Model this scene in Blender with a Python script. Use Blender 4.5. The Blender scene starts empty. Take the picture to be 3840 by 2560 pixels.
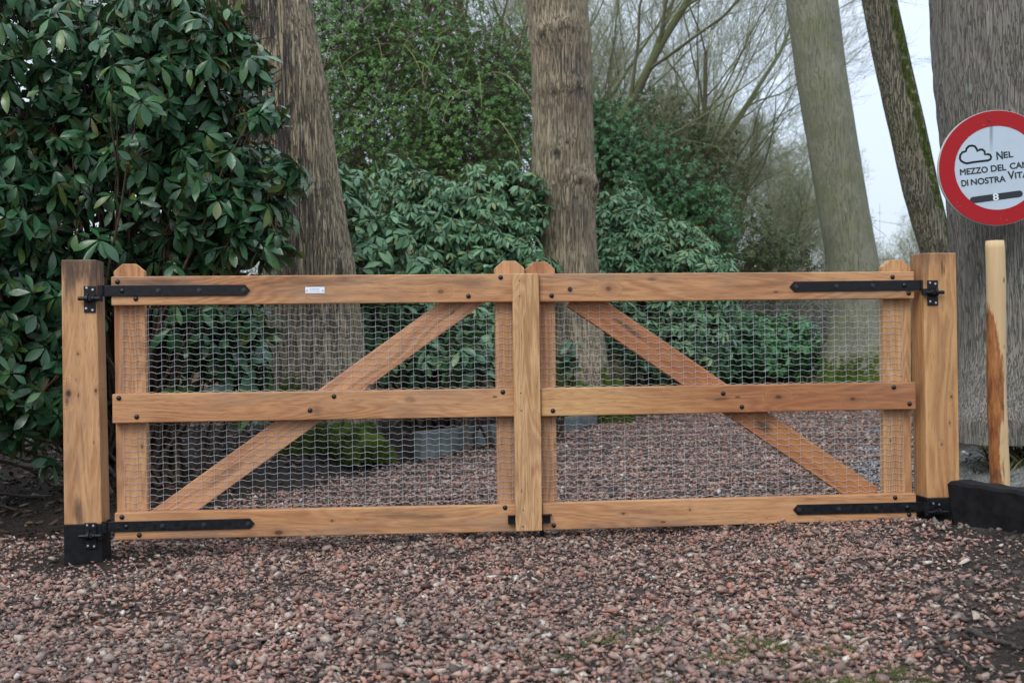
import bpy, bmesh, math, random
import numpy as np
from mathutils import Vector, Matrix, noise as mnoise

R = math.radians
S = bpy.context.scene
COL = S.collection
rnd = random.Random(7)
rng = np.random.default_rng(7)

# ---------------------------------------------------------------- camera, sky, sun, exposure
F = 4500.0            # focal length in pixels of the 3840 wide photograph
ROLL = 0.0118
CAMZ = 0.81
cam = bpy.data.cameras.new('camera')
cam.sensor_width = 36.0
cam.lens = F / 3840.0 * 36.0
cam.clip_start = 0.05
cam.clip_end = 1200.0
cam.dof.use_dof = True
cam.dof.focus_distance = 4.9
cam.dof.aperture_fstop = 5.6
camo = bpy.data.objects.new('camera', cam)
COL.objects.link(camo)
_c, _s = math.cos(ROLL), math.sin(ROLL)
camo.matrix_world = Matrix(((_c, _s, 0, 0), (0, 0, -1, 0), (-_s, _c, 0, CAMZ), (0, 0, 0, 1)))
S.camera = camo

SUN_EL, SUN_AZ = R(42), R(205)
W = bpy.data.worlds.new('World')
S.world = W
W.use_nodes = True
wn, wl = W.node_tree.nodes, W.node_tree.links
wn.clear()
wo = wn.new('ShaderNodeOutputWorld')
b1 = wn.new('ShaderNodeBackground')
b2 = wn.new('ShaderNodeBackground')
mixw = wn.new('ShaderNodeMixShader')
sky = wn.new('ShaderNodeTexSky')
sky.sky_type = 'NISHITA'
sky.sun_disc = False
sky.sun_elevation = SUN_EL
sky.sun_rotation = SUN_AZ
sky.dust_density = 2.0
wl.new(sky.outputs[0], b1.inputs[0])
b1.inputs[1].default_value = 0.12
b2.inputs[0].default_value = (0.85, 0.955, 1.12, 1)
# overcast sky: three times as bright overhead as at the horizon
wtc = wn.new('ShaderNodeTexCoord')
wsep = wn.new('ShaderNodeSeparateXYZ')
wl.new(wtc.outputs['Generated'], wsep.inputs[0])
wmr = wn.new('ShaderNodeMapRange')
wl.new(wsep.outputs[2], wmr.inputs[0])
wmr.inputs[1].default_value = 0.0; wmr.inputs[2].default_value = 1.0
wmr.inputs[3].default_value = 0.76; wmr.inputs[4].default_value = 2.0
wl.new(wmr.outputs[0], b2.inputs[1])
mixw.inputs[0].default_value = 0.78
wl.new(b1.outputs[0], mixw.inputs[1])
wl.new(b2.outputs[0], mixw.inputs[2])
wl.new(mixw.outputs[0], wo.inputs[0])

sl = bpy.data.lights.new('sun', 'SUN')
sl.energy = 1.3
sl.angle = R(25)
sl.color = (1.0, 0.95, 0.88)
so = bpy.data.objects.new('sun', sl)
COL.objects.link(so)
sd = Vector((math.sin(SUN_AZ) * math.cos(SUN_EL), math.cos(SUN_AZ) * math.cos(SUN_EL), math.sin(SUN_EL)))
so.rotation_euler = sd.to_track_quat('Z', 'Y').to_euler()

S.view_settings.view_transform = 'Standard'
S.view_settings.look = 'None'
S.view_settings.gamma = 1.0
S.view_settings.exposure = 0.22

# ---------------------------------------------------------------- measuring helpers
def ray(px, py):
    x = (px - 1920.0) / F
    y = (1280.0 - py) / F
    return Vector((x * _c + y * _s, 1.0, -x * _s + y * _c))

def at(px, py, Y):
    """point at depth Y seen at pixel (3840 scale)"""
    return Vector((0, 0, CAMZ)) + ray(px, py) * Y

def atf(fx, fy, Y):
    return at(fx * 1.63265, fy * 1.63265, Y)

# gate frame: u along the gate, w away from the camera, v up
TH = 0.102
Y0 = 4.885
GU = Vector((math.cos(TH), math.sin(TH), 0))
GN = Vector((-math.sin(TH), math.cos(TH), 0))
GO = Vector((0, Y0, 0))

def gp(px, py, w=0.0):
    d = ray(px, py)
    t = (Y0 * GN.y + w - 0.0) / d.dot(GN)
    P = Vector((0, 0, CAMZ)) + d * t
    return (P - GO).dot(GU), P.z

# ---------------------------------------------------------------- object helpers
def link(o, parent=None):
    COL.objects.link(o)
    if parent is not None:
        o.parent = parent
    return o

def tag(o, label=None, cat=None, group=None, kind=None):
    if label: o['label'] = label
    if cat: o['category'] = cat
    if group: o['group'] = group
    if kind: o['kind'] = kind
    return o

def empty(name, loc, rz=0.0, parent=None):
    o = bpy.data.objects.new(name, None)
    o.empty_display_size = 0.1
    o.location = loc
    o.rotation_euler = (0, 0, rz)
    return link(o, parent)

def mesh_obj(name, V, Fc, mat, parent=None, smooth=False, loc=None, rot=None, attrs=None):
    me = bpy.data.meshes.new(name)
    V = np.asarray(V, dtype=np.float32).reshape(-1, 3)
    if isinstance(Fc, np.ndarray):
        n, k = Fc.shape
        me.vertices.add(len(V))
        me.vertices.foreach_set('co', V.ravel())
        me.loops.add(n * k)
        me.loops.foreach_set('vertex_index', Fc.astype(np.int32).ravel())
        me.polygons.add(n)
        me.polygons.foreach_set('loop_start', np.arange(0, n * k, k, dtype=np.int32))
        me.update(calc_edges=True)
    else:
        me.from_pydata([tuple(v) for v in V], [], Fc)
        me.update()
    if smooth:
        me.polygons.foreach_set('use_smooth', np.ones(len(me.polygons), dtype=bool))
    if attrs:
        for k, a in attrs.items():
            at_ = me.attributes.new(k, 'FLOAT', 'POINT')
            at_.data.foreach_set('value', np.asarray(a, dtype=np.float32))
    if mat: me.materials.append(mat)
    o = bpy.data.objects.new(name, me)
    if loc is not None: o.location = loc
    if rot is not None: o.rotation_euler = rot
    return link(o, parent)

def bm_obj(name, bm, mat, parent=None, smooth=False, loc=None, rot=None):
    me = bpy.data.meshes.new(name)
    bmesh.ops.recalc_face_normals(bm, faces=bm.faces)
    bm.to_mesh(me)
    bm.free()
    if smooth:
        me.polygons.foreach_set('use_smooth', np.ones(len(me.polygons), dtype=bool))
    if mat: me.materials.append(mat)
    o = bpy.data.objects.new(name, me)
    if loc is not None: o.location = loc
    if rot is not None: o.rotation_euler = rot
    return link(o, parent)

def bm_box(bm, cx, cy, cz, sx, sy, sz, bev=0.0):
    r = bmesh.ops.create_cube(bm, size=1.0)
    vs = r['verts']
    for v in vs:
        v.co = Vector((cx + v.co.x * sx, cy + v.co.y * sy, cz + v.co.z * sz))
    if bev > 0:
        es = list({e for v in vs for e in v.link_edges})
        bmesh.ops.bevel(bm, geom=es, offset=bev, segments=2, affect='EDGES', profile=0.5)

def bm_poly(bm, pts, y0, y1, bev=0.0):
    """prism: outline in x,z pushed from y0 to y1"""
    a = [bm.verts.new((p[0], y0, p[1])) for p in pts]
    b = [bm.verts.new((p[0], y1, p[1])) for p in pts]
    n = len(pts)
    fs = [bm.faces.new(a), bm.faces.new(b[::-1])]
    for i in range(n):
        fs.append(bm.faces.new((a[i], b[i], b[(i + 1) % n], a[(i + 1) % n])))
    if bev > 0:
        es = list({e for f in fs for e in f.edges})
        bmesh.ops.bevel(bm, geom=es, offset=bev, segments=2, affect='EDGES', profile=0.5)

def bm_cyl(bm, p0, p1, r0, r1=None, seg=16, caps=True):
    r1 = r0 if r1 is None else r1
    p0, p1 = Vector(p0), Vector(p1)
    d = (p1 - p0)
    m = Matrix.Translation((p0 + p1) / 2) @ d.to_track_quat('Z', 'Y').to_matrix().to_4x4()
    bmesh.ops.create_cone(bm, cap_ends=caps, segments=seg, radius1=r0, radius2=r1, depth=d.length, matrix=m)

class Tubes:
    def __init__(self):
        self.V = []; self.Fq = []; self.n = 0
    def add(self, pts, rad, seg=5):
        pts = np.asarray(pts, float); k = len(pts)
        rad = np.broadcast_to(np.asarray(rad, float), (k,))
        t = np.gradient(pts, axis=0)
        t /= np.linalg.norm(t, axis=1)[:, None] + 1e-9
        up = np.array([0.13, 0.21, 0.97]) if abs(t[0][2]) < 0.9 else np.array([1.0, 0.1, 0.05])
        a = np.cross(t, up); a /= np.linalg.norm(a, axis=1)[:, None] + 1e-9
        b = np.cross(t, a)
        ang = np.arange(seg) * 2 * math.pi / seg
        ring = pts[:, None, :] + rad[:, None, None] * (np.cos(ang)[None, :, None] * a[:, None, :] + np.sin(ang)[None, :, None] * b[:, None, :])
        self.V.append(ring.reshape(-1, 3))
        i = np.arange(k - 1)[:, None] * seg; j = np.arange(seg)[None, :]; j2 = (j + 1) % seg
        q = np.stack([i + j, i + j2, i + seg + j2, i + seg + j], -1).reshape(-1, 4) + self.n
        self.Fq.append(q)
        self.n += k * seg
    def build(self, name, mat, parent=None, smooth=True):
        return mesh_obj(name, np.concatenate(self.V), np.concatenate(self.Fq), mat, parent, smooth)

# ---------------------------------------------------------------- materials
def nt(name):
    m = bpy.data.materials.new(name)
    m.use_nodes = True
    t = m.node_tree
    t.nodes.clear()
    out = t.nodes.new('ShaderNodeOutputMaterial')
    p = t.nodes.new('ShaderNodeBsdfPrincipled')
    t.links.new(p.outputs[0], out.inputs[0])
    return m, t, p

class G:
    """tiny node graph helper"""
    def __init__(self, t): self.t = t
    def n(self, kind, **kw):
        x = self.t.nodes.new(kind)
        for k, v in kw.items(): setattr(x, k, v)
        return x
    def l(self, a, b): self.t.links.new(a, b)
    def coord(self, which='Object'): return self.n('ShaderNodeTexCoord').outputs[which]
    def map(self, v, loc=(0, 0, 0), scale=(1, 1, 1)):
        m = self.n('ShaderNodeMapping')
        m.inputs['Location'].default_value = loc
        m.inputs['Scale'].default_value = scale
        self.l(v, m.inputs[0]); return m.outputs[0]
    def noise(self, v, scale, detail=4, rough=0.55, dist=0.0):
        x = self.n('ShaderNodeTexNoise')
        x.inputs['Scale'].default_value = scale
        x.inputs['Detail'].default_value = detail
        x.inputs['Roughness'].default_value = rough
        x.inputs['Distortion'].default_value = dist
        if v is not None: self.l(v, x.inputs['Vector'])
        return x.outputs[0]
    def vor(self, v, scale, feat='F1'):
        x = self.n('ShaderNodeTexVoronoi', feature=feat)
        x.inputs['Scale'].default_value = scale
        self.l(v, x.inputs['Vector']); return x.outputs[0]
    def m(self, op, a, b=None, c=None, clamp=False):
        x = self.n('ShaderNodeMath', operation=op, use_clamp=clamp)
        for i, q in enumerate((a, b, c)):
            if q is None: continue
            if isinstance(q, (int, float)): x.inputs[i].default_value = q
            else: self.l(q, x.inputs[i])
        return x.outputs[0]
    def rng(self, v, a, b, c=0.0, d=1.0):
        x = self.n('ShaderNodeMapRange', interpolation_type='SMOOTHSTEP')
        self.l(v, x.inputs[0])
        for i, q in enumerate((a, b, c, d)): x.inputs[i + 1].default_value = q
        return x.outputs[0]
    def mix(self, f, a, b, mode='MIX'):
        x = self.n('ShaderNodeMix', data_type='RGBA', blend_type=mode)
        if isinstance(f, (int, float)): x.inputs[0].default_value = f
        else: self.l(f, x.inputs[0])
        for i, q in ((6, a), (7, b)):
            if isinstance(q, tuple): x.inputs[i].default_value = (*q[:3], 1)
            else: self.l(q, x.inputs[i])
        return x.outputs[2]
    def ramp(self, v, stops, interp='LINEAR'):
        x = self.n('ShaderNodeValToRGB')
        x.color_ramp.interpolation = interp
        e = x.color_ramp.elements
        while len(e) < len(stops): e.new(0.5)
        for i, (p, c) in enumerate(stops):
            e[i].position = p; e[i].color = (*c, 1)
        self.l(v, x.inputs[0]); return x.outputs[0]
    def attr(self, name):
        return self.n('ShaderNodeAttribute', attribute_name=name).outputs['Fac']
    def bump(self, h, strength, dist, p):
        x = self.n('ShaderNodeBump')
        x.inputs['Strength'].default_value = strength
        x.inputs['Distance'].default_value = dist
        self.l(h, x.inputs['Height']); self.l(x.outputs[0], p.inputs['Normal'])
        return x

def plain(name, col, rough=0.5, metal=0.0, spec=0.5, var=0.0, vs=40, bump=0.0):
    m, t, p = nt(name); g = G(t)
    p.inputs['Roughness'].default_value = rough
    p.inputs['Metallic'].default_value = metal
    p.inputs['Specular IOR Level'].default_value = spec
    if var > 0:
        n = g.noise(g.coord(), vs, 5, 0.65)
        c2 = tuple(min(1, x * (1 + var) + 0.01 * var) for x in col)
        c1 = tuple(x * (1 - var) for x in col)
        g.l(g.ramp(n, [(0.3, c1), (0.7, c2)]), p.inputs[0])
        g.l(g.rng(n, 0.3, 0.7, max(0, rough - 0.12), min(1, rough + 0.12)), p.inputs['Roughness'])
        if bump > 0: g.bump(n, bump, 0.004, p)
    else:
        p.inputs[0].default_value = (*col, 1)
    return m

def wood(name, seed, light=(0.56, 0.312, 0.15), mid=(0.385, 0.182, 0.08), dark=(0.12, 0.05, 0.022), stains=(), knots=(), red=0.35, grey=0.3, cath=1.0, rings=26.0, grad=None):
    """oak; grain along local X. stains and knots: (x, z, rx, rz, strength) on the board's own face"""
    m, t, p = nt(name); g = G(t)
    co = g.coord()
    off = (seed * 3.17, seed * 1.31, seed * 2.73)
    h = g.noise(g.map(co, off, (0.85, 6.5, 6.5)), 1.0 * cath, 3, 0.42, 0.35)
    sep = g.n('ShaderNodeSeparateXYZ'); g.l(co, sep.inputs[0])
    nz = g.noise(g.map(co, off, (7.0, 42.0, 42.0)), 1.0, 5, 0.7)
    def dist(sx, sz, rx, rz, k):
        dx = g.m('DIVIDE', g.m('SUBTRACT', sep.outputs[0], sx), rx)
        dz = g.m('DIVIDE', g.m('SUBTRACT', sep.outputs[2], sz), rz)
        d = g.m('SQRT', g.m('ADD', g.m('MULTIPLY', dx, dx), g.m('MULTIPLY', dz, dz)))
        return g.m('ADD', d, g.m('MULTIPLY', g.m('SUBTRACT', nz, 0.5), k))
    kd = []
    for (sx, sz, rx, rz, st) in knots:
        d = dist(sx, sz, rx * 2.6, rz * 2.2, 0.25)
        h = g.m('ADD', h, g.m('MULTIPLY', g.rng(d, 0.0, 1.3, 1.0, 0.0), 0.30))      # growth rings bend round a knot
        kd.append((dist(sx, sz, rx, rz, 0.9), dist(sx, sz, rx * 2.4, rz * 2.0, 0.8), st))
    ph = g.m('MULTIPLY', h, rings * 2.6)
    lines = g.m('POWER', g.m('ABSOLUTE', g.m('SINE', ph)), 2.2)
    fine = g.noise(g.map(co, off, (4.0, 190.0, 190.0)), 1.0, 4, 0.65)
    mids = g.noise(g.map(co, off, (1.6, 45.0, 45.0)), 1.0, 3, 0.6)
    fleck = g.noise(g.map(co, off, (20.0, 420.0, 420.0)), 1.0, 1, 0.5)
    big = g.noise(g.map(co, off, (1.6, 7.0, 7.0)), 1.0, 4, 0.6)
    tone = g.noise(g.map(co, (off[1], off[2], off[0]), (0.8, 4.0, 4.0)), 1.0, 2, 0.5)
    f1 = g.m('ADD', g.m('MULTIPLY', lines, 0.34), g.m('MULTIPLY', g.m('SUBTRACT', fine, 0.5), 1.4))
    f1 = g.m('ADD', f1, g.m('MULTIPLY', g.m('SUBTRACT', mids, 0.5), 1.3))
    f1 = g.m('ADD', f1, g.m('MULTIPLY', g.m('SUBTRACT', big, 0.5), 1.5))
    f1 = g.m('ADD', f1, 0.32, clamp=True)
    c = g.mix(f1, light, mid)
    c = g.mix(g.m('MULTIPLY', g.m('MULTIPLY', lines, g.rng(big, 0.4, 0.65)), 0.42), c, (0.22, 0.105, 0.05))
    # reddish heartwood areas and grey weathered smears
    c = g.mix(g.m('MULTIPLY', g.rng(tone, 0.40, 0.66), red), c, g.mix(f1, (0.45, 0.19, 0.075), (0.29, 0.10, 0.04)))
    if grad:                                  # sapwood at one end, darker heartwood at the other
        gx = g.rng(g.m('ADD', sep.outputs[0], g.m('MULTIPLY', g.m('SUBTRACT', nz, 0.5), 0.5)), grad[0], grad[1], 1.0, 0.0)
        c = g.mix(g.m('MULTIPLY', gx, 0.85), c, g.mix(f1, (0.60, 0.36, 0.16), (0.43, 0.22, 0.09)))
    gs = g.rng(g.m('ADD', g.noise(g.map(co, (off[2], off[0], off[1]), (1.2, 9.0, 9.0)), 1.3, 5, 0.7), g.m('MULTIPLY', g.m('SUBTRACT', nz, 0.5), 0.25)), 0.45, 0.68)
    c = g.mix(g.m('MULTIPLY', gs, grey), c, (0.19, 0.135, 0.105))
    pore = g.rng(fleck, 0.58, 0.72)
    c = g.mix(g.m('MULTIPLY', pore, 0.42), c, dark)
    v = g.vor(g.map(co, off, (4.5, 11.0, 11.0)), 1.0)
    pin = g.rng(v, 0.03, 0.07, 1.0, 0.0)
    c = g.mix(g.m('MULTIPLY', pin, 0.8), c, (0.07, 0.035, 0.02))
    for d0, d1, st in kd:
        c = g.mix(g.m('MULTIPLY', g.rng(d1, 0.2, 1.1, 1.0, 0.0), st * 0.45), c, (0.13, 0.058, 0.030))
        c = g.mix(g.m('MULTIPLY', g.rng(d0, 0.30, 0.95, 1.0, 0.0), st), c, (0.035, 0.020, 0.015))
    for q in stains:
        d = dist(*q[:4], 2.6)
        c = g.mix(g.m('MULTIPLY', g.rng(d, 0.15, 1.15, 1.0, 0.0), q[4] * 0.9), c, (0.05, 0.034, 0.028))
    g.l(c, p.inputs[0])
    p.inputs['Roughness'].default_value = 0.6
    p.inputs['Specular IOR Level'].default_value = 0.28
    hh = g.m('ADD', g.m('MULTIPLY', fine, 0.7), g.m('MULTIPLY', pore, -0.4))
    g.bump(hh, 0.4, 0.0018, p)
    return m

def bark(name, c1, c2, c3, vs=34.0, hs=3.2, bump=1.0, alg=(0.09, 0.10, 0.045), algk=0.4, lich=0.0, darkcol=(0.03, 0.026, 0.024), streak=0.0, crack=0.06):
    """c1 ridges, c2 body, c3 furrows; 'stain' = wet dark areas, 'moss' = moss cover, both measured on the trunk"""
    m, t, p = nt(name); g = G(t)
    co = g.coord()
    n1 = g.noise(g.map(co, (0, 0, 0), (vs, vs, hs)), 1.0, 4, 0.55, 0.2)
    n2 = g.noise(g.map(co, (4, 2, 9), (vs * 2.6, vs * 2.6, hs * 5)), 1.0, 4, 0.65)
    n3 = g.noise(g.map(co, (7, 3, 1), (vs * 0.9, vs * 0.9, hs * 0.5)), 1.0, 3, 0.6, 0.5)
    big = g.noise(co, 1.9, 5, 0.65)
    ridge = g.rng(g.m('ABSOLUTE', g.m('SUBTRACT', n1, 0.5)), 0.0, crack)
    body = g.mix(g.rng(n2, 0.3, 0.7), c2, c1)
    body = g.mix(g.rng(big, 0.35, 0.72, 0.0, 0.55), body, tuple(x * 0.62 for x in c2))
    body = g.mix(g.m('MULTIPLY', g.rng(g.noise(co, 2.7, 5, 0.7), 0.42, 0.66), algk), body, alg)
    wet = g.m('MULTIPLY', g.attr('stain'), g.rng(g.m('ADD', g.m('MULTIPLY', n3, 0.6), g.m('MULTIPLY', g.noise(g.map(co, (1, 1, 1), (9, 9, 1.6)), 1.0, 4), 0.4)), 0.47, 0.57, 1.0, 0.0))
    body = g.mix(wet, body, darkcol)
    if streak > 0:
        sk = g.rng(g.noise(g.map(co, (2, 8, 5), (vs * 1.1, vs * 1.1, hs * 0.6)), 1.0, 3, 0.6, 0.8), 0.57, 0.66)
        body = g.mix(g.m('MULTIPLY', sk, streak), body, tuple(min(1, x * 1.45) for x in c1))
    c = g.mix(g.m('SUBTRACT', 1.0, ridge), body, g.mix(0.55, body, c3))
    if lich > 0:
        lv = g.vor(g.map(co, (3, 1, 2), (1, 1, 0.8)), 6.0)
        lm = g.m('MULTIPLY', g.rng(g.m('ADD', lv, g.m('MULTIPLY', n2, 0.16)), 0.18, 0.24, 1.0, 0.0), lich)
        c = g.mix(lm, c, (0.30, 0.36, 0.28))
        fl = g.rng(g.noise(co, 70.0, 2, 0.5), 0.68, 0.74)
        c = g.mix(g.m('MULTIPLY', fl, 0.6 * lich), c, (0.40, 0.42, 0.37))
    mo = g.m('MULTIPLY', g.attr('moss'), g.rng(g.noise(co, 14.0, 5, 0.7), 0.30, 0.58))
    mn = g.noise(co, 90.0, 3, 0.7)
    mc = g.ramp(mn, [(0.3, (0.02, 0.032, 0.005)), (0.7, (0.10, 0.13, 0.013))])
    c = g.mix(g.rng(mo, 0.25, 0.5), c, mc)
    g.l(c, p.inputs[0])
    p.inputs['Roughness'].default_value = 0.85
    p.inputs['Specular IOR Level'].default_value = 0.2
    h = g.m('ADD', g.m('MULTIPLY', ridge, 1.0), g.m('MULTIPLY', n2, 0.6))
    g.bump(h, bump, 0.012, p)
    return m

def leafmat(name, cols, rough=0.38, spec=0.5, trans=0.15, vein=True):
    m, t, p = nt(name); g = G(t)
    ri = g.n('ShaderNodeNewGeometry')
    c = g.ramp(ri.outputs['Random Per Island'], cols)
    c = g.mix(0.35, c, g.ramp(g.noise(g.coord(), 3.0, 3), [(0.3, cols[0][1]), (0.7, cols[min(2, len(cols) - 1)][1])]))
    # paler, browner underside
    c = g.mix(g.m('MULTIPLY', ri.outputs['Backfacing'], 0.6), c, (0.12, 0.15, 0.06))
    g.l(c, p.inputs[0])
    n = g.noise(g.coord(), 60.0, 3, 0.6)
    g.l(g.rng(n, 0.3, 0.7, rough - 0.08, rough + 0.14), p.inputs['Roughness'])
    p.inputs['Specular IOR Level'].default_value = spec
    g.bump(n, 0.25, 0.004, p)
    if trans > 0:
        tr = g.n('ShaderNodeBsdfTranslucent'); g.l(c, tr.inputs[0])
        mx = g.n('ShaderNodeMixShader'); mx.inputs[0].default_value = trans
        g.l(p.outputs[0], mx.inputs[1]); g.l(tr.outputs[0], mx.inputs[2])
        out = [x for x in t.nodes if x.type == 'OUTPUT_MATERIAL'][0]
        g.l(mx.outputs[0], out.inputs[0])
    return m

M_BLACK = plain('black_iron', (0.0045, 0.005, 0.0065), 0.42, 0.0, 0.28, 0.35, 60, 0.15)
M_BOLT = plain('black_bolt', (0.006, 0.0065, 0.008), 0.36, 0.0, 0.45)
M_BITUMEN = plain('black_paint', (0.006, 0.006, 0.007), 0.7, 0.0, 0.16, 0.6, 25, 0.4)
M_ZINC = plain('zinc', (0.55, 0.56, 0.58), 0.42, 0.8)
M_WIRE = plain('galvanised_wire', (0.47, 0.49, 0.51), 0.5, 0.15, 0.35, 0.25, 30)
M_PLATE = plain('aluminium_plate', (0.72, 0.78, 0.84), 0.45, 0.1)
M_INK = plain('grey_ink', (0.10, 0.13, 0.15), 0.6)
M_STEM = plain('shrub_stem', (0.085, 0.06, 0.042), 0.8, 0, 0.2, 0.5, 30)
M_SHOOT = plain('pale_shoot', (0.22, 0.22, 0.085), 0.8, 0, 0.2, 0.3, 6)
M_HEAD = plain('dry_flower_head', (0.12, 0.06, 0.03), 0.8, 0, 0.2, 0.4, 20)
M_TWIG = plain('bare_twig', (0.27, 0.285, 0.165), 0.85, 0, 0.2, 0.35, 3)
M_TWIGF = plain('far_twig', (0.26, 0.25, 0.19), 0.9, 0, 0.2, 0.3, 2)

# ---------------------------------------------------------------- ground shape
def sstep(x, a, b):
    t = np.clip((x - a) / (b - a), 0, 1)
    return t * t * (3 - 2 * t)

EDGE_L = [(-3.2, 4.75), (-1.75, 5.55), (-0.72, 8.35), (0.71, 11.5), (1.7, 13.2), (6.0, 15.5)]     # gravel ends here on the left
EDGE_R = [(0.95, 2.0), (1.12, 3.0), (1.62, 4.1), (1.78, 4.75), (1.86, 5.3), (2.04, 6.0), (2.72, 8.0), (4.3, 12.5), (7.5, 18)]       # and here on the right

def sdist(X, Y, line):
    """signed distance to a polyline, positive on its left side"""
    X = np.asarray(X, float); Y = np.asarray(Y, float)
    best = np.full(X.shape, 1e9); sg = np.ones(X.shape)
    for (ax, ay), (bx, by) in zip(line[:-1], line[1:]):
        dx, dy = bx - ax, by - ay
        t = np.clip(((X - ax) * dx + (Y - ay) * dy) / (dx * dx + dy * dy), 0, 1)
        d = np.hypot(X - ax - t * dx, Y - ay - t * dy)
        cr = dx * (Y - ay) - dy * (X - ax)
        u = d < best - 1e-9
        best = np.where(u, d, best); sg = np.where(u, np.sign(cr), sg)
    return best * sg

def lump(X, Y, f):
    return (np.sin(X * f * 1.7 + 1.3 * np.sin(Y * f * 1.1)) * np.cos(Y * f * 1.9 + 0.7 * np.sin(X * f * 0.8 + 2)))

def ground_h(X, Y):
    X = np.asarray(X, float); Y = np.asarray(Y, float)
    h = 0.024 * np.clip(X, -3, 3) * (1 - sstep(Y, 6, 12))
    dl = sdist(X, Y, EDGE_L)
    h = h + 0.13 * sstep(dl, 0.0, 0.35) * sstep(Y, 5.2, 8.4) + 0.12 * sstep(dl, 0.5, 3.0)
    dr = -sdist(X, Y, EDGE_R)
    bank = 0.34 * sstep(dr, 0.12, 1.5) + 0.10 * sstep(dr, 1.0, 3)
    near = sstep(Y, 4.75, 5.15)
    h = h + bank * near * (1 - 0.5 * sstep(Y, 9, 14))
    h = h + 0.25 * sstep(Y, 12.5, 19)
    h = h + 0.010 * lump(X, Y, 2.3) + 0.006 * lump(X + 3, Y - 2, 6.1) + 0.05 * lump(X, Y, 0.5) * sstep(Y, 12, 22)
    return h

def gh(x, y): return float(ground_h(np.array([x]), np.array([y]))[0])

def gravel_density(X, Y):
    dl = sdist(X, Y, EDGE_L) + 0.14 * lump(X, Y, 3.1) + 0.06 * lump(X, Y, 8)
    dr = -sdist(X, Y, EDGE_R) + 0.14 * lump(X + 1, Y, 2.7) + 0.06 * lump(X, Y, 9)
    thin = 1 - 0.45 * sstep(lump(X + 5, Y * 1.3, 1.6) + 0.5 * lump(X, Y, 5.3), 0.35, 0.9) * (Y < 5.3)
    thin = thin * (1 - 0.75 * np.exp(-((X + 1.75) / 0.55) ** 2 - ((Y - 4.75) / 0.28) ** 2))
    return thin * (1 - sstep(dl, -0.25, 0.18)) * (1 - sstep(dr, -0.42, 0.30)) * (1 - sstep(Y, 13.2, 14.2))

def build_ground():
    ys = np.concatenate([np.linspace(-4, 2.4, 24), np.arange(2.45, 8, 0.045), np.arange(8, 16, 0.12), np.geomspace(16.1, 700, 60)])
    xs1 = np.concatenate([np.arange(0, 4, 0.05), np.arange(4, 9, 0.15), np.geomspace(9.2, 700, 40)])
    xs = np.concatenate([-xs1[:0:-1], xs1])
    X, Y = np.meshgrid(xs, ys)
    Z = ground_h(X, Y)
    V = np.stack([X, Y, Z], -1).reshape(-1, 3)
    ny, nx = X.shape
    i = (np.arange(ny - 1)[:, None] * nx + np.arange(nx - 1)[None, :])
    Fq = np.stack([i, i + 1, i + nx + 1, i + nx], -1).reshape(-1, 4)
    gd = gravel_density(X, Y)
    grass = sstep(Y, 13.3, 15.0) * (0.55 + 0.45 * (lump(X, Y, 0.9) > -0.4))
    dr = -sdist(X, Y, EDGE_R)
    sand = sstep(dr, -0.05, 0.2) * sstep(Y, 4.6, 5.0) * (1 - sstep(Y, 6.6, 8.5))
    m, t, p = nt('ground_earth'); g = G(t)
    co = g.coord()
    n1 = g.noise(co, 7.0, 6, 0.7); n2 = g.noise(co, 60.0, 4, 0.7); n3 = g.noise(co, 1.3, 4, 0.6)
    soil = g.ramp(n2, [(0.3, (0.013, 0.010, 0.008)), (0.55, (0.033, 0.026, 0.021)), (0.8, (0.075, 0.06, 0.05))])
    soil = g.mix(g.rng(n1, 0.4, 0.7, 0, 0.5), soil, (0.03, 0.022, 0.016))
    grv = g.ramp(n2, [(0.3, (0.028, 0.022, 0.019)), (0.7, (0.10, 0.074, 0.062))])
    c = g.mix(g.attr('gravel'), soil, grv)
    snd = g.ramp(g.noise(co, 26.0, 6, 0.75), [(0.3, (0.11, 0.11, 0.10)), (0.7, (0.30, 0.298, 0.265))])
    c = g.mix(g.m('MULTIPLY', g.attr('sand'), 0.9), c, snd)
    grs = g.ramp(n1, [(0.3, (0.03, 0.032, 0.012)), (0.5, (0.065, 0.066, 0.028)), (0.68, (0.13, 0.095, 0.055))])
    grs = g.mix(g.rng(n3, 0.45, 0.65), grs, (0.10, 0.062, 0.038))
    c = g.mix(g.attr('grass'), c, grs)
    g.l(c, p.inputs[0])
    p.inputs['Roughness'].default_value = 0.95
    p.inputs['Specular IOR Level'].default_value = 0.12
    g.bump(g.m('ADD', n1, g.m('MULTIPLY', n2, 0.6)), 0.9, 0.03, p)
    o = mesh_obj('ground', V, Fq, m, smooth=True, attrs={'gravel': gd.ravel(), 'grass': grass.ravel(), 'sand': sand.ravel()})
    tag(o, kind='structure')
build_ground()

# ---------------------------------------------------------------- gravel stones
def stone_variants(n=18):
    out = []
    for k in range(n):
        r = np.random.default_rng(100 + k)
        P = r.normal(size=(8, 3)); P /= np.linalg.norm(P, axis=1)[:, None]
        P *= r.uniform(0.8, 1.15, (8, 1)) * np.array([1.0, r.uniform(0.6, 0.95), r.uniform(0.34, 0.62)])
        bm = bmesh.new()
        vs = [bm.verts.new(q) for q in P]
        bmesh.ops.convex_hull(bm, input=vs)
        bmesh.ops.delete(bm, geom=[v for v in bm.verts if not v.link_faces], context='VERTS')
        bmesh.ops.triangulate(bm, faces=bm.faces)
        bmesh.ops.recalc_face_normals(bm, faces=bm.faces)
        bm.verts.index_update()
        out.append((np.array([v.co[:] for v in bm.verts]), np.array([[v.index for v in f.verts] for f in bm.faces])))
        bm.free()
    return out

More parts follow.
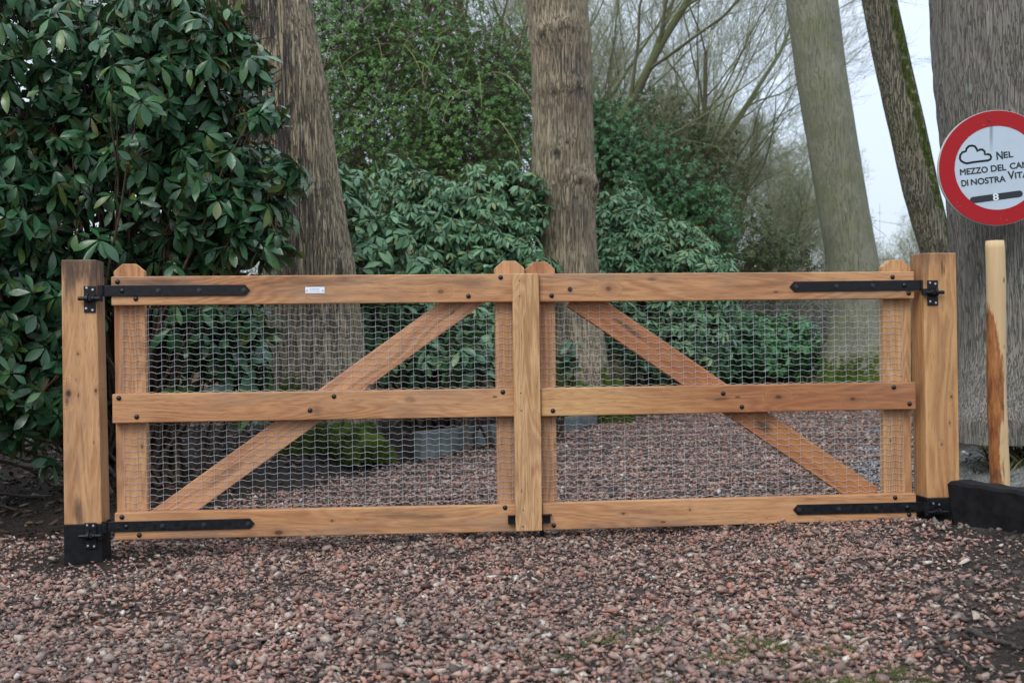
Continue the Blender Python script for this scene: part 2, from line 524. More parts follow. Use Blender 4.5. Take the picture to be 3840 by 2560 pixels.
def rot_mats(n, r, tilt=None):
    q = r.normal(size=(n, 4)); q /= np.linalg.norm(q, axis=1)[:, None]
    w, x, y, z = q.T
    return np.stack([np.stack([1 - 2 * (y * y + z * z), 2 * (x * y - z * w), 2 * (x * z + y * w)], -1),
                     np.stack([2 * (x * y + z * w), 1 - 2 * (x * x + z * z), 2 * (y * z - x * w)], -1),
                     np.stack([2 * (x * z - y * w), 2 * (y * z + x * w), 1 - 2 * (x * x + y * y)], -1)], 1)

def frames(axis, r):
    """rotation matrices whose Z is axis, random spin"""
    n = len(axis)
    a = axis / np.linalg.norm(axis, axis=1)[:, None]
    h = r.normal(size=(n, 3))
    x = h - (h * a).sum(1)[:, None] * a
    x /= np.linalg.norm(x, axis=1)[:, None]
    y = np.cross(a, x)
    return np.stack([x, y, a], -1)

def scatter(variants, pos, scale, rots, r):
    VV, FF, base = [], [], 0
    which = r.integers(0, len(variants), len(pos))
    for k, (bv, bf) in enumerate(variants):
        idx = np.where(which == k)[0]
        if len(idx) == 0: continue
        v = np.einsum('nij,vj->nvi', rots[idx], bv) * scale[idx][:, None, None] + pos[idx][:, None, :]
        f = bf[None] + (np.arange(len(idx)) * len(bv))[:, None, None] + base
        VV.append(v.reshape(-1, 3)); FF.append(f.reshape(-1, bf.shape[1])); base += len(idx) * len(bv)
    return np.concatenate(VV), np.concatenate(FF)

def stone_material(name, cols):
    m, t, p = nt(name); g = G(t)
    geo = g.n('ShaderNodeNewGeometry')
    c = g.ramp(geo.outputs['Random Per Island'], cols, 'CONSTANT')
    n = g.noise(g.coord(), 130.0, 4, 0.7)
    n2 = g.noise(g.coord(), 2.0, 3, 0.6)
    c = g.mix(g.rng(n, 0.35, 0.7, 0.0, 0.55), c, (0.06, 0.045, 0.04))
    c = g.mix(g.rng(n, 0.62, 0.75, 0.0, 0.4), c, (0.30, 0.27, 0.24))
    c = g.mix(g.rng(n2, 0.42, 0.7, 0.0, 0.45), c, (0.10, 0.083, 0.07))
    g.l(c, p.inputs[0])
    p.inputs['Roughness'].default_value = 0.62
    p.inputs['Specular IOR Level'].default_value = 0.4
    g.bump(n, 0.25, 0.003, p)
    return m

def build_gravel():
    r = np.random.default_rng(5)
    pts = []
    def field(n, y0, y1, xm):
        y = r.uniform(y0, y1, n)
        x = r.uniform(-1, 1, n) * (xm * y + 0.25)
        return x, y
    zones = [(30000, 2.55, 3.6), (35000, 3.6, 5.2), (42000, 5.2, 8.0), (62000, 8.0, 14.2)]
    X, Y, SZ = [], [], []
    for n, a, b in zones:
        x, y = field(n, a, b, 0.455)
        k = r.uniform(0, 1, n) < np.maximum(gravel_density(x, y), 0.05 * (y < 5.3))
        x, y = x[k], y[k]
        s = np.exp(r.normal(0, 0.36, len(x))) * 0.0098 * (1 + 0.035 * np.maximum(y - 4.5, 0))
        X.append(x); Y.append(y); SZ.append(s)
    X = np.concatenate(X); Y = np.concatenate(Y); SZ = np.clip(np.concatenate(SZ), 0.004, 0.024)
    # keep stones out of the posts
    Z = ground_h(X, Y) + r.uniform(-0.2, 1.0, len(X)) * SZ * 0.9
    rots = frames(np.stack([r.normal(0, 0.45, len(X)), r.normal(0, 0.45, len(X)), np.ones(len(X))], -1), r)
    grey = (Y > 6.0) & (X > 0.30 * Y + 0.2 * lump(X, Y, 1.5))
    cols = [(0.0, (0.39, 0.215, 0.165)), (0.17, (0.30, 0.165, 0.127)), (0.34, (0.46, 0.28, 0.21)), (0.47, (0.20, 0.135, 0.11)),
            (0.60, (0.36, 0.27, 0.21)), (0.68, (0.075, 0.054, 0.047)), (0.82, (0.47, 0.37, 0.29)), (0.90, (0.42, 0.18, 0.115)), (0.975, (0.62, 0.56, 0.47))]
    mat = stone_material('pink_gravel', cols)
    colg = [(0.0, (0.32, 0.31, 0.31)), (0.2, (0.24, 0.23, 0.235)), (0.45, (0.40, 0.39, 0.39)), (0.65, (0.19, 0.17, 0.17)), (0.8, (0.32, 0.24, 0.22)), (0.95, (0.55, 0.54, 0.52))]
    matg = stone_material('grey_gravel', colg)
    var = stone_variants()
    for name, sel, mm in (('pink_gravel', ~grey, mat), ('grey_gravel', grey, matg)):
        P = np.stack([X, Y, Z], -1)[sel]
        V, Fq = scatter(var, P, SZ[sel], rots[sel], r)
        o = mesh_obj(name, V, Fq, mm)
        tag(o, 'crushed pink and brown stone spread over the drive' if name == 'pink_gravel' else 'greyer crushed stone at the right edge of the drive behind the gate', 'gravel', kind='stuff')
build_gravel()

# ---------------------------------------------------------------- gate boards
def grain_board(name, parent, p0, p1, width, thick, w0, mat, bev=0.004, outline=None):
    """p0,p1 = ends of the centre line (u,v); local X runs along the board"""
    du, dv = p1[0] - p0[0], p1[1] - p0[1]
    L = math.hypot(du, dv)
    bm = bmesh.new()
    if outline is None:
        bm_box(bm, 0, 0, 0, L, thick, width, bev)
    else:
        bm_poly(bm, outline(L, width), -thick / 2, thick / 2, bev)
    o = bm_obj(name, bm, mat, parent, loc=((p0[0] + p1[0]) / 2, w0 + thick / 2, (p0[1] + p1[1]) / 2), rot=(0, -math.atan2(dv, du), 0))
    return o

def dogear(L, w):
    c = 0.030
    h = w / 2
    return [(-L / 2, -h), (L / 2 - c, -h), (L / 2, -h + c * 1.15), (L / 2, h - c * 1.15), (L / 2 - c, h), (-L / 2, h)]

RT = 0.045   # rail thickness
def rail(name, parent, u0, L0, R0, mat, w0=0.0, thick=RT):
    """L0 = (px, ytop, ybottom) at the left end, R0 likewise at the right end"""
    a, at_ = gp(L0[0], L0[1], w0); _, ab = gp(L0[0], L0[2], w0)
    b, bt = gp(R0[0], R0[1], w0); _, bb = gp(R0[0], R0[2], w0)
    width = ((at_ - ab) + (bt - bb)) / 2
    return grain_board(name, parent, (a - u0, (at_ + ab) / 2), (b - u0, (bt + bb) / 2), width, thick, w0, mat)

def coach_bolt_mesh():
    bm = bmesh.new()
    bmesh.ops.create_uvsphere(bm, u_segments=18, v_segments=10, radius=0.0098, matrix=Matrix.Rotation(R(90), 4, 'X'))
    for v in bm.verts:
        if v.co.y > 0: v.co.y = 0.0
        v.co.y *= 0.72
    me = bpy.data.meshes.new('coach_bolt')
    bmesh.ops.recalc_face_normals(bm, faces=bm.faces)
    bm.to_mesh(me); bm.free()
    me.polygons.foreach_set('use_smooth', np.ones(len(me.polygons), dtype=bool))
    me.materials.append(M_BOLT)
    return me
BOLT = coach_bolt_mesh()

def strap_nut_mesh():
    bm = bmesh.new()
    bm_cyl(bm, (0, 0, 0), (0, -0.002, 0), 0.0095, seg=18)
    bm_cyl(bm, (0, -0.002, 0), (0, -0.0075, 0), 0.0072, seg=6)
    bm_cyl(bm, (0, -0.0075, 0), (0, -0.0105, 0), 0.0035, seg=10)
    me = bpy.data.meshes.new('strap_nut')
    bm.to_mesh(me); bm.free()
    me.materials.append(plain('worn_black_nut', (0.035, 0.038, 0.045), 0.38, 0.3))
    return me
NUT = strap_nut_mesh()

def screw_mesh():
    bm = bmesh.new()
    bmesh.ops.create_cone(bm, cap_ends=True, segments=14, radius1=0.0048, radius2=0.0040, depth=0.0016, matrix=Matrix.Rotation(R(90), 4, 'X'))
    bm_cyl(bm, (0, -0.0002, 0), (0, -0.0012, 0), 0.0018, seg=6)
    me = bpy.data.meshes.new('screw')
    bm.to_mesh(me); bm.free()
    me.materials.append(M_ZINC)
    return me
SCREW = screw_mesh()

def put(name, me, parent, loc, rot=(0, 0, 0)):
    o = bpy.data.objects.new(name, me)
    o.location = loc; o.rotation_euler = rot
    return link(o, parent)

def wire_panel(name, parent, u0, ua, ub, first_u, va, vb, rows, w):
    T = Tubes()
    pitch = 0.05
    r = 0.00074
    us = np.arange(first_u, ub + 0.004, pitch)
    jit = rng.normal(0, 0.0006, len(us))
    for i, u in enumerate(us):
        z = np.linspace(va - 0.008, vb + 0.008, 24)
        x = u + jit[i] + 0.0007 * np.sin(z * 2 * math.pi / 0.05 + i)
        T.add(np.stack([x - u0, np.full_like(z, w), z], -1), r * 0.8, 4)
    for k in range(rows):
        z0 = vb - (vb - va) * k / (rows - 1)
        x = np.arange(ua, ub + 0.001, pitch / 8)
        ph = (x - first_u) / pitch
        z = z0 + 0.0028 * np.sin(2 * math.pi * ph + 0.5) * (1 + 0.15 * np.sin(ph * 1.7 + k)) + 0.0012 * np.sin(ph * 0.35 + k * 1.3)
        T.add(np.stack([x - u0, w - 0.0012 * np.cos(2 * math.pi * ph), z], -1), r, 4)
    return T.build(name, M_WIRE, parent)

def strap(parent, u0, p_eye, p_tip, half_w, nuts, side):
    """strap hinge: flat bar with a pointed end, a knuckle at the post end. side=+1: tip to the right"""
    a = gp(*p_eye, 0.0); b = gp(*p_tip, 0.0)
    du, dv = b[0] - a[0], b[1] - a[1]
    L = math.hypot(du, dv); ang = math.atan2(dv, du)
    bm = bmesh.new()
    h = half_w
    pts = [(0.018, -h), (L - h * 0.9, -h), (L, 0), (L - h * 0.9, h), (0.018, h)]
    bm_poly(bm, pts, -0.0065, -0.0005, 0.0012)
    # step back to the knuckle and the rolled eye
    bm_cyl(bm, (0.006, -0.004, -h * 0.98), (0.006, -0.004, h * 1.02), 0.0125, seg=20)
    o = bm_obj('hinge_strap', bm, M_BLACK, parent, loc=(a[0] - u0, 0, a[1]), rot=(0, -ang, 0))
    for i, (px, py) in enumerate(nuts):
        q = gp(px, py, 0.0)
        t = (q[0] - a[0]) * du / L + (q[1] - a[1]) * dv / L
        big = (i == 0)
        n = put('strap_bolt' if big else 'strap_nut', BOLT if big else NUT, o, (t, -0.0063, 0.0))
    return o

# per board: measured ends in the photograph
def build_left_leaf():
    u0, _ = gp(395, 1090)
    P = GO + GU * u0
    leaf = empty('gate_leaf', (P.x, P.y, gh(P.x, P.y)), TH)
    z0 = leaf.location.z
    zroot = empty('tmp', (0, 0, 0)); bpy.data.objects.remove(zroot)
    tag(leaf, 'left leaf of the oak field gate, with nameplate and central cover board', 'gate leaf', 'leaves of the double field gate')
    leaf.location.z = 0.0
    W_ = wood
    rail('rail', leaf, u0, (416, 1037, 1145), (1925, 1026.5, 1132), W_('oak_top_rail', 1.3, knots=[(0.50, -0.012, 0.018, 0.013, 0.6)], stains=[(-0.05, 0.03, 0.22, 0.025, 0.6), (-0.62, 0.03, 0.18, 0.025, 0.7), (0.62, 0.02, 0.12, 0.03, 0.5)], grey=0.55))
    rail('rail', leaf, u0, (420, 1477, 1587), (1932, 1456.5, 1561), W_('oak_middle_rail', 2.9, stains=[(0.0, -0.02, 0.03, 0.035, 0.45), (0.37, 0.02, 0.025, 0.02, 0.45)], grey=0.4))
    rail('rail', leaf, u0, (429, 1922, 2025), (1940, 1892.5, 1992), W_('oak_bottom_rail', 4.1, knots=[(-0.16, -0.038, 0.022, 0.012, 0.8), (0.05, 0.006, 0.009, 0.006, 0.8)], stains=[(0.33, 0.02, 0.2, 0.03, 0.6)], grey=0.5))
    # stiles, set behind the rails
    def stile(name, xt, xb, ytop, ybot, mat):
        a = gp((xb[0] + xb[1]) / 2, ybot, RT); b = gp((xt[0] + xt[1]) / 2, ytop, RT)
        wd = gp(xt[1], ytop, RT)[0] - gp(xt[0], ytop, RT)[0]
        return grain_board(name, leaf, (a[0] - u0, a[1]), (b[0] - u0, b[1]), wd, 0.045, RT + 0.0005, mat, 0.003, dogear)
    stile('stile', (425, 541), (439, 556), 989, 2010, W_('oak_outer_stile', 5.2, cath=0.8))
    stile('stile', (1855, 1966), (1868, 1979), 978, 1985, W_('oak_inner_stile', 6.7, stains=[(-0.28, 0.0, 0.12, 0.02, -0.0)], red=0.5))
    # diagonal brace
    a = gp(590, 1960, RT); b = gp(1795, 1090, RT)
    grain_board('brace', leaf, (a[0] - u0, a[1]), (b[0] - u0, b[1]), 0.108, 0.045, RT + 0.003, W_('oak_brace', 7.4, light=(0.60, 0.32, 0.165), mid=(0.44, 0.205, 0.095), red=0.4, grey=0.25, rings=18, stains=[(-0.47, 0.0, 0.12, 0.02, 0.45)]), 0.003)
    # cover board over the meeting stiles
    a = gp(1984, 1990.5, -0.024); b = gp(1971.5, 1025, -0.024)
    wd = gp(2021, 1100, -0.024)[0] - gp(1922, 1100, -0.024)[0]
    cb = grain_board('cover_board', leaf, (a[0] - u0, a[1]), (b[0] - u0, b[1]), wd, 0.0235, -0.024, W_('oak_cover_board', 8.6, light=(0.61, 0.385, 0.195), mid=(0.44, 0.24, 0.105), red=0.1, grey=0.12, rings=34, cath=1.25), 0.003)
    for (px, py) in ((1948, 1052), (1949, 1110), (1953, 1473), (1955, 1539), (1962, 1911), (1961, 1973)):
        q = gp(px, py, -0.024)
        bmn = bmesh.new(); bm_cyl(bmn, (0, 0.001, 0), (0, -0.0006, 0), 0.0028, seg=10)
        bm_obj('screw', bmn, M_BOLT, leaf, loc=(q[0] - u0, -0.024, q[1]))
    # welded mesh panels in front of the stiles, behind the rails
    wz = RT - 0.003
    ul = gp(461, 1300, wz)[0]; ur = gp(1990, 1300, wz)[0]
    top = (gp(461, 1159, wz)[1] + gp(1900, 1150, wz)[1]) / 2; bot = (gp(461, 1471, wz)[1] + gp(1900, 1452, wz)[1]) / 2
    wire_panel('wire_mesh', leaf, u0, ul, ur, ul, bot, top, 14, wz)
    ul = gp(466, 1700, wz)[0]; ur = gp(1990, 1700, wz)[0]
    top = (gp(466, 1592, wz)[1] + gp(1900, 1572, wz)[1]) / 2; bot = (gp(466, 1901, wz)[1] + gp(1900, 1880, wz)[1]) / 2
    wire_panel('wire_mesh', leaf, u0, ul, ur, ul, bot, top, 14, wz)
    for f in ((270, 647), (312, 686), (1076, 680), (1150, 637), (273, 914), (314, 957), (767, 910), (712, 942), (1155, 900), (280, 1187), (320, 1228), (1160, 1165)):
        q = gp(f[0] * 1.63265, f[1] * 1.63265, 0)
        put('coach_bolt', BOLT, leaf, (q[0] - u0, -0.0003, q[1]))
    strap(leaf, u0, (374, 1091), (938, 1087.5), 0.0215, [(459, 1088), (595, 1087), (748, 1086), (915, 1085)], 1)
    strap(leaf, u0, (388, 1975), (955, 1961), 0.0205, [(475, 1970), (611, 1967), (766, 1964), (931, 1960)], 1)
    # maker's nameplate
    q0 = gp(1145, 1100, 0); q1 = gp(1217, 1076, 0)
    cx, cz = (q0[0] + q1[0]) / 2 - u0, (q0[1] + q1[1]) / 2
    bm = bmesh.new(); bm_box(bm, 0, 0, 0, q1[0] - q0[0], 0.0016, q1[1] - q0[1], 0.0007)
    pl = bm_obj('nameplate', bm, M_PLATE, leaf, loc=(cx, -0.0010, cz), rot=(0, 0, 0))
    text_mesh('lettering', 'RUSTICITEIT', 0.0066, M_INK, pl, (0, -0.0009, 0.0035))
    text_mesh('lettering', 'TEL. +31 6 24 44 85 75', 0.0042, M_INK, pl, (0, -0.0009, -0.0050))
    for sx in (-0.031, 0.031):
        put('screw', SCREW, pl, (sx, -0.001, -0.0015))
    # catch plate beside the cover board
    q = gp(1925, 1945, 0)
    bm = bmesh.new(); bm_box(bm, 0, -0.004, 0, 0.045, 0.006, 0.029, 0.001); bm_box(bm, 0, -0.012, -0.0155, 0.045, 0.022, 0.003, 0.0008); bm_box(bm, 0, -0.012, 0.0155, 0.045, 0.022, 0.003, 0.0008)
    bm_obj('catch_plate', bm, M_BLACK, leaf, loc=(q[0] - u0, 0, q[1]))

def text_mesh(name, body, size, mat, parent, loc, rot=(R(90), 0, 0), align='CENTER', extrude=0.0002, sx=1.0, fit=None, bold=0.0):
    cu = bpy.data.curves.new(name, 'FONT')
    cu.body = body; cu.size = size; cu.align_x = align; cu.align_y = 'CENTER'
    cu.extrude = extrude
    tmp = bpy.data.objects.new('tmp', cu)
    me = bpy.data.meshes.new_from_object(tmp)
    bpy.data.objects.remove(tmp); bpy.data.curves.remove(cu)
    me.materials.clear(); me.materials.append(mat)
    if fit:                                   # stretch the letters to a width and capital height
        co = np.empty(len(me.vertices) * 3); me.vertices.foreach_get('co', co); co = co.reshape(-1, 3)
        lo, hi = co.min(0), co.max(0)
        co[:, 0] = (co[:, 0] - lo[0]) * fit[0] / (hi[0] - lo[0])
        co[:, 1] = (co[:, 1] - (lo[1] + hi[1]) / 2) * fit[1] / (hi[1] - lo[1])
        me.vertices.foreach_set('co', co.ravel()); me.update()
    if bold > 0:                              # heavier strokes: a few slightly shifted layers of the same letters
        bmb = bmesh.new()
        for k_, (ox, oz) in enumerate(((0, 0), (bold, 0), (-bold, 0), (0, bold), (0, -bold))):
            n0 = len(bmb.verts); bmb.from_mesh(me); bmb.verts.ensure_lookup_table()
            for v in bmb.verts[n0:]: v.co += Vector((ox, oz, 0.00006 * k_))
        bmb.to_mesh(me); bmb.free()
    o = bpy.data.objects.new(name, me)
    o.location = loc; o.rotation_euler = rot; o.scale = (sx, 1, 1)
    return link(o, parent)

def build_right_leaf():
    u0, _ = gp(3455, 1070)
    P = GO + GU * u0
    leaf = empty('gate_leaf', (P.x, P.y, 0.0), TH)
    tag(leaf, 'right leaf of the oak field gate, dark red middle rail, beside the leaning mossy trees', 'gate leaf', 'leaves of the double field gate')
    W_ = wood
    rail('rail', leaf, u0, (2022, 1026, 1132), (3428, 1018.5, 1119.5), W_('oak_knotty_top_rail', 11.3, knots=[(-0.51, -0.005, 0.018, 0.016, 0.65)], stains=[(-0.33, 0.03, 0.025, 0.012, 0.6), (0.22, 0.01, 0.05, 0.03, 0.4), (0.05, 0.0, 0.15, 0.02, 0.3)], grey=0.45))
    o = rail('rail', leaf, u0, (2028, 1456, 1560), (3434.5, 1431, 1534), W_('oak_red_middle_rail', 12.8, light=(0.45, 0.205, 0.085), mid=(0.27, 0.10, 0.042), knots=[(0.20, 0.005, 0.022, 0.012, 0.8), (0.52, -0.01, 0.02, 0.012, 0.7)], stains=[(-0.05, 0.0, 0.06, 0.010, 1.0)], grad=(-0.6, 0.1), red=0.75, grey=0.25))
    o['label'] = 'darker red oak rail with knots'
    rail('rail', leaf, u0, (2034, 1887, 1988), (3436, 1849, 1947), W_('oak_lower_rail', 13.6, knots=[(-0.46, 0.005, 0.010, 0.006, 0.85), (-0.18, 0.012, 0.005, 0.008, 0.7)], grey=0.5))
    def stile(name, xt, xb, ytop, ybot, mat):
        a = gp((xb[0] + xb[1]) / 2, ybot, RT); b = gp((xt[0] + xt[1]) / 2, ytop, RT)
        wd = gp(xt[1], ytop, RT)[0] - gp(xt[0], ytop, RT)[0]
        return grain_board(name, leaf, (a[0] - u0, a[1]), (b[0] - u0, b[1]), wd, 0.045, RT + 0.0005, mat, 0.003, dogear)
    stile('stile', (1971, 2081), (1980, 2090), 982, 1980, W_('oak_meeting_stile', 14.4, red=0.6, mid=(0.34, 0.16, 0.07)))
    stile('stile', (3310, 3415), (3317, 3420), 974, 1935, W_('oak_hinge_stile', 15.1, light=(0.58, 0.355, 0.16), red=0.2))
    a = gp(3240, 1848, RT); b = gp(2185, 1128, RT)
    # extend under the rails
    ax, az = a; bx, bz = b
    ex = ((ax - bx) * 0.03, (az - bz) * 0.03)
    grain_board('brace', leaf, (bx - ex[0] - u0, bz - ex[1]), (ax + ex[0] - u0, az + ex[1]), 0.107, 0.045, RT + 0.003, W_('oak_dark_brace', 16.2, light=(0.47, 0.215, 0.082), mid=(0.29, 0.11, 0.042), red=0.7, grey=0.3, rings=20, stains=[(-0.5, 0.012, 0.16, 0.012, 0.85), (0.21, 0.0, 0.06, 0.035, 0.9), (0.0, -0.03, 0.2, 0.02, 0.4)], knots=[(-0.03, 0.028, 0.022, 0.010, 0.85)]), 0.003)
    wz = RT - 0.003
    ul = gp(2000, 1300, wz)[0]; ur = gp(3385, 1300, wz)[0]
    f = ur - 0.05 * math.floor((ur - ul) / 0.05)
    top = (gp(2056, 1150, wz)[1] + gp(3385, 1137, wz)[1]) / 2; bot = (gp(2056, 1449, wz)[1] + gp(3385, 1428, wz)[1]) / 2
    wire_panel('wire_mesh', leaf, u0, ul, ur, f, bot, top, 14, wz)
    ur = gp(3388, 1700, wz)[0]; f = ur - 0.05 * math.floor((ur - ul) / 0.05)
    top = (gp(2056, 1572, wz)[1] + gp(3385, 1545, wz)[1]) / 2; bot = (gp(2056, 1877, wz)[1] + gp(3385, 1836, wz)[1]) / 2
    wire_panel('wire_mesh', leaf, u0, ul, ur, f, bot, top, 14, wz)
    for f in ((1267, 679), (2050, 636), (2087, 673), (1270, 943), (1661, 903), (1704, 934), (2053, 889), (2089, 927), (1272, 1206), (2056, 1142), (2088, 1181)):
        q = gp(f[0] * 1.63265, f[1] * 1.63265, 0)
        put('coach_bolt', BOLT, leaf, (q[0] - u0, -0.0003, q[1]))
    q = gp(1309 * 1.63265, 664 * 1.63265, 0)
    put('nut', NUT, leaf, (q[0] - u0, -0.0003, q[1]))
    strap(leaf, u0, (3463, 1069), (2960, 1075), 0.0212, [(3389, 1070), (3269, 1071), (3133, 1071.5), (2982, 1072.5)], -1)
    strap(leaf, u0, (3474, 1899), (2973, 1910), 0.0212, [(3400, 1901), (3282, 1903), (3143, 1906), (2994, 1909)], -1)
    q = gp(2046, 1941, 0)
    bm = bmesh.new(); bm_box(bm, 0, -0.004, 0, 0.038, 0.006, 0.029, 0.001); bm_box(bm, 0, -0.013, -0.0155, 0.038, 0.024, 0.003, 0.0008); bm_box(bm, 0.002, -0.016, 0.0155, 0.042, 0.032, 0.003, 0.0008)
    bm_obj('catch_plate', bm, M_BLACK, leaf, loc=(q[0] - u0, 0, q[1]))
    # drop bolt
    q = gp(2028, 1990, 0.06)
    P2 = GO + GU * q[0] + GN * 0.06
    bm = bmesh.new()
    bm_cyl(bm, (0, 0, gh(P2.x, P2.y) - 0.03), (0, 0, 0.10), 0.0085, seg=12)
    bm_obj('drop_bolt', bm, M_BLACK, leaf, loc=(q[0] - u0, 0.022, 0), smooth=False)

build_left_leaf()
build_right_leaf()

# ---------------------------------------------------------------- gate posts
def frustum_obj(name, parent, B, T, mat, org):
    """B,T: 4 corners each (u,w) with heights; grain along local X = up"""
    bm = bmesh.new()
    def cv(u, w, v): return Vector((v - org[2], w - org[1], -(u - org[0])))
    b = [bm.verts.new(cv(*q)) for q in B]; t = [bm.verts.new(cv(*q)) for q in T]
    fs = [bm.faces.new(b), bm.faces.new(t[::-1])]
    for i in range(4): fs.append(bm.faces.new((b[i], t[i], t[(i + 1) % 4], b[(i + 1) % 4])))
    es = list({e for f in fs for e in f.edges})
    bmesh.ops.bevel(bm, geom=es, offset=0.0045, segments=2, affect='EDGES', profile=0.5)
    return bm_obj(name, bm, mat, parent, rot=(0, R(-90), 0), loc=(org[0], org[1], org[2]))

def hinge_plate(post, u0, x0, x1, y0, y1, w, screws, pin_y, side):
    a = gp(x0, y1, w); b = gp(x1, y0, w)
    cx, cz = (a[0] + b[0]) / 2 - u0, (a[1] + b[1]) / 2
    hw, hh = (b[0] - a[0]) / 2, (b[1] - a[1]) / 2
    bm = bmesh.new()
    bm_box(bm, 0, -0.003, 0, 2 * hw, 0.006, 2 * hh, 0.0015)
    o = bm_obj('hinge_plate', bm, M_BLACK, post, loc=(cx, w, cz))
    for (px, py) in screws:
        q = gp(px, py, w)
        put('screw', SCREW, o, (q[0] - u0 - cx, -0.0066, q[1] - cz))
    # threaded pin held in a clamp, running across the plate to the knuckle
    pz = gp((x0 + x1) / 2, pin_y, w)[1] - cz
    bm = bmesh.new()
    s = side
    bm_cyl(bm, (-s * (hw + 0.018), -0.021, pz), (s * (hw + 0.020), -0.021, pz), 0.0075, seg=14)
    bm_cyl(bm, (-s * 0.012, -0.021, pz), (-s * 0.002, -0.021, pz), 0.0165, seg=18)
    bm_cyl(bm, (s * 0.001, -0.021, pz), (s * 0.010, -0.021, pz), 0.0135, seg=6)
    bm_cyl(bm, (s * 0.010, -0.021, pz), (s * 0.019, -0.021, pz), 0.0105, seg=16)
    bm_box(bm, -s * 0.006, -0.012, pz, 0.010, 0.02, 0.036, 0.002)
    # upright pivot under the knuckle
    bm_cyl(bm, (s * (hw + 0.016), -0.012, pz - 0.012), (s * (hw + 0.016), -0.012, pz + 0.016), 0.0125, seg=18)
    bm_obj('hinge_pin', bm, M_BLACK, o, smooth=False)
    return o

def build_posts():
    D = 0.14
    # ---- left
    zb = CAMZ
    def C(px, py, w): u, v = gp(px, py, w); return u, v
    ua0, vt = C(229, 974, 0.0); ua1, _ = C(360, 974, 0.0)
    ub0, vb = C(240, 1968, 0.0); ub1, _ = C(382, 1968, 0.0)
    um = (ub0 + ub1) / 2
    P = GO + GU * um
    g0 = gh(P.x, P.y)
    post = empty('gate_post', (P.x, P.y, 0.0), TH)
    tag(post, 'left square oak gate post with tall black base, in front of the rhododendron', 'gate post', 'square oak gate posts')
    dk = D * 0.99
    m = wood('oak_left_post', 21.5, light=(0.58, 0.34, 0.165), mid=(0.42, 0.212, 0.09), rings=22, red=0.25, grey=0.25,
             stains=[(0.53, 0.0, 0.12, 0.30, 0.85), (0.45, 0.035, 0.12, 0.04, 0.85), (0.43, -0.05, 0.14, 0.025, 0.8), (-0.035, 0.055, 0.03, 0.01, 0.8), (-0.475, 0.018, 0.07, 0.026, 0.85), (0.05, 0.018, 0.014, 0.01, 0.6)], knots=[(-0.005, 0.05, 0.022, 0.016, 0.95), (0.005, -0.055, 0.012, 0.007, 0.85), (-0.012, 0.012, 0.014, 0.004, 0.85), (0.15, 0.012, 0.007, 0.006, 0.8)])
    B = [(ub0 - um, 0, vb), (ub1 - um, 0, vb), (ub1 - um, D, vb), (ub0 - um, D, vb)]
    T = [(ua0 - um, 0, vt), (ua1 - um, 0, vt), (ua1 - um - 0.002, D, vt), (ua0 - um, D, vt)]
    frustum_obj('timber', post, B, T, m, (0, D / 2, (vb + vt) / 2))
    e = 0.0018
    sl_ = ((ub0 - ua0) / (vb - vt), (ub1 - ua1) / (vb - vt))
    zl = g0 - 0.12
    B2 = [(ub0 - um - e + sl_[0] * (zl - vb), -e, zl), (ub1 - um + e + sl_[1] * (zl - vb), -e, zl), (ub1 - um + e + sl_[1] * (zl - vb), D + e, zl), (ub0 - um - e + sl_[0] * (zl - vb), D + e, zl)]
    T2 = [(ub0 - um - e, -e, vb + 0.002), (ub1 - um + e, -e, vb + 0.002), (ub1 - um + e, D + e, vb + 0.002), (ub0 - um - e, D + e, vb + 0.002)]
    frustum_obj('painted_base', post, B2, T2, M_BITUMEN, (0, D / 2, (vb + zl) / 2))
    hinge_plate(post, um, 316, 359, 1072, 1172, 0.0, ((326, 1079), (349, 1086), (324, 1156), (348, 1162)), 1120, 1)
    hinge_plate(post, um, 319, 363, 1958, 2056, -e, ((328, 1967), (351, 1969), (331, 2044), (354, 2046)), 2006, 1)
    # ---- right
    ua0, vt = C(3461, 948, -0.02); ua1, _ = C(3586, 948, -0.02)
    ub0, vb = C(3477, 1868, -0.02); ub1, _ = C(3600, 1868, -0.02)
    um = (ub0 + ub1) / 2
    P = GO + GU * um
    g0 = gh(P.x, P.y)
    post = empty('gate_post', (P.x, P.y, 0.0), TH)
    tag(post, 'right square oak gate post, its foot behind the black kerb, near the peeled stake', 'gate post', 'square oak gate posts')
    m = wood('oak_right_post', 23.9, light=(0.58, 0.34, 0.15), mid=(0.43, 0.22, 0.085), rings=18, red=0.35, grey=0.12,
             stains=[(0.54, 0.0, 0.09, 0.30, 0.5), (0.45, -0.005, 0.045, 0.004, 0.9), (0.44, -0.014, 0.03, 0.004, 0.8), (0.49, 0.07, 0.2, 0.02, 0.5)], knots=[(-0.09, -0.04, 0.009, 0.007, 0.9), (-0.29, 0.006, 0.007, 0.006, 0.85), (-0.2, -0.03, 0.006, 0.004, 0.7)])
    B = [(ub0 - um, -0.02, vb), (ub1 - um, -0.02, vb), (ub1 - um, D - 0.03, vb), (ub0 - um, D - 0.03, vb)]
    T = [(ua0 - um, -0.02, vt), (ua1 - um, -0.02, vt), (ua1 - um, D - 0.03, vt), (ua0 - um, D - 0.03, vt)]
    frustum_obj('timber', post, B, T, m, (0, D / 2 - 0.02, (vb + vt) / 2))
    zl = g0 - 0.12
    B2 = [(ub0 - um - e, -0.02 - e, zl), (ub1 - um + e, -0.02 - e, zl), (ub1 - um + e, D - 0.03 + e, zl), (ub0 - um - e, D - 0.03 + e, zl)]
    T2 = [(ub0 - um - e, -0.02 - e, vb + 0.001), (ub1 - um + e, -0.02 - e, vb + 0.001), (ub1 - um + e, D - 0.03 + e, vb + 0.001), (ub0 - um - e, D - 0.03 + e, vb + 0.001)]
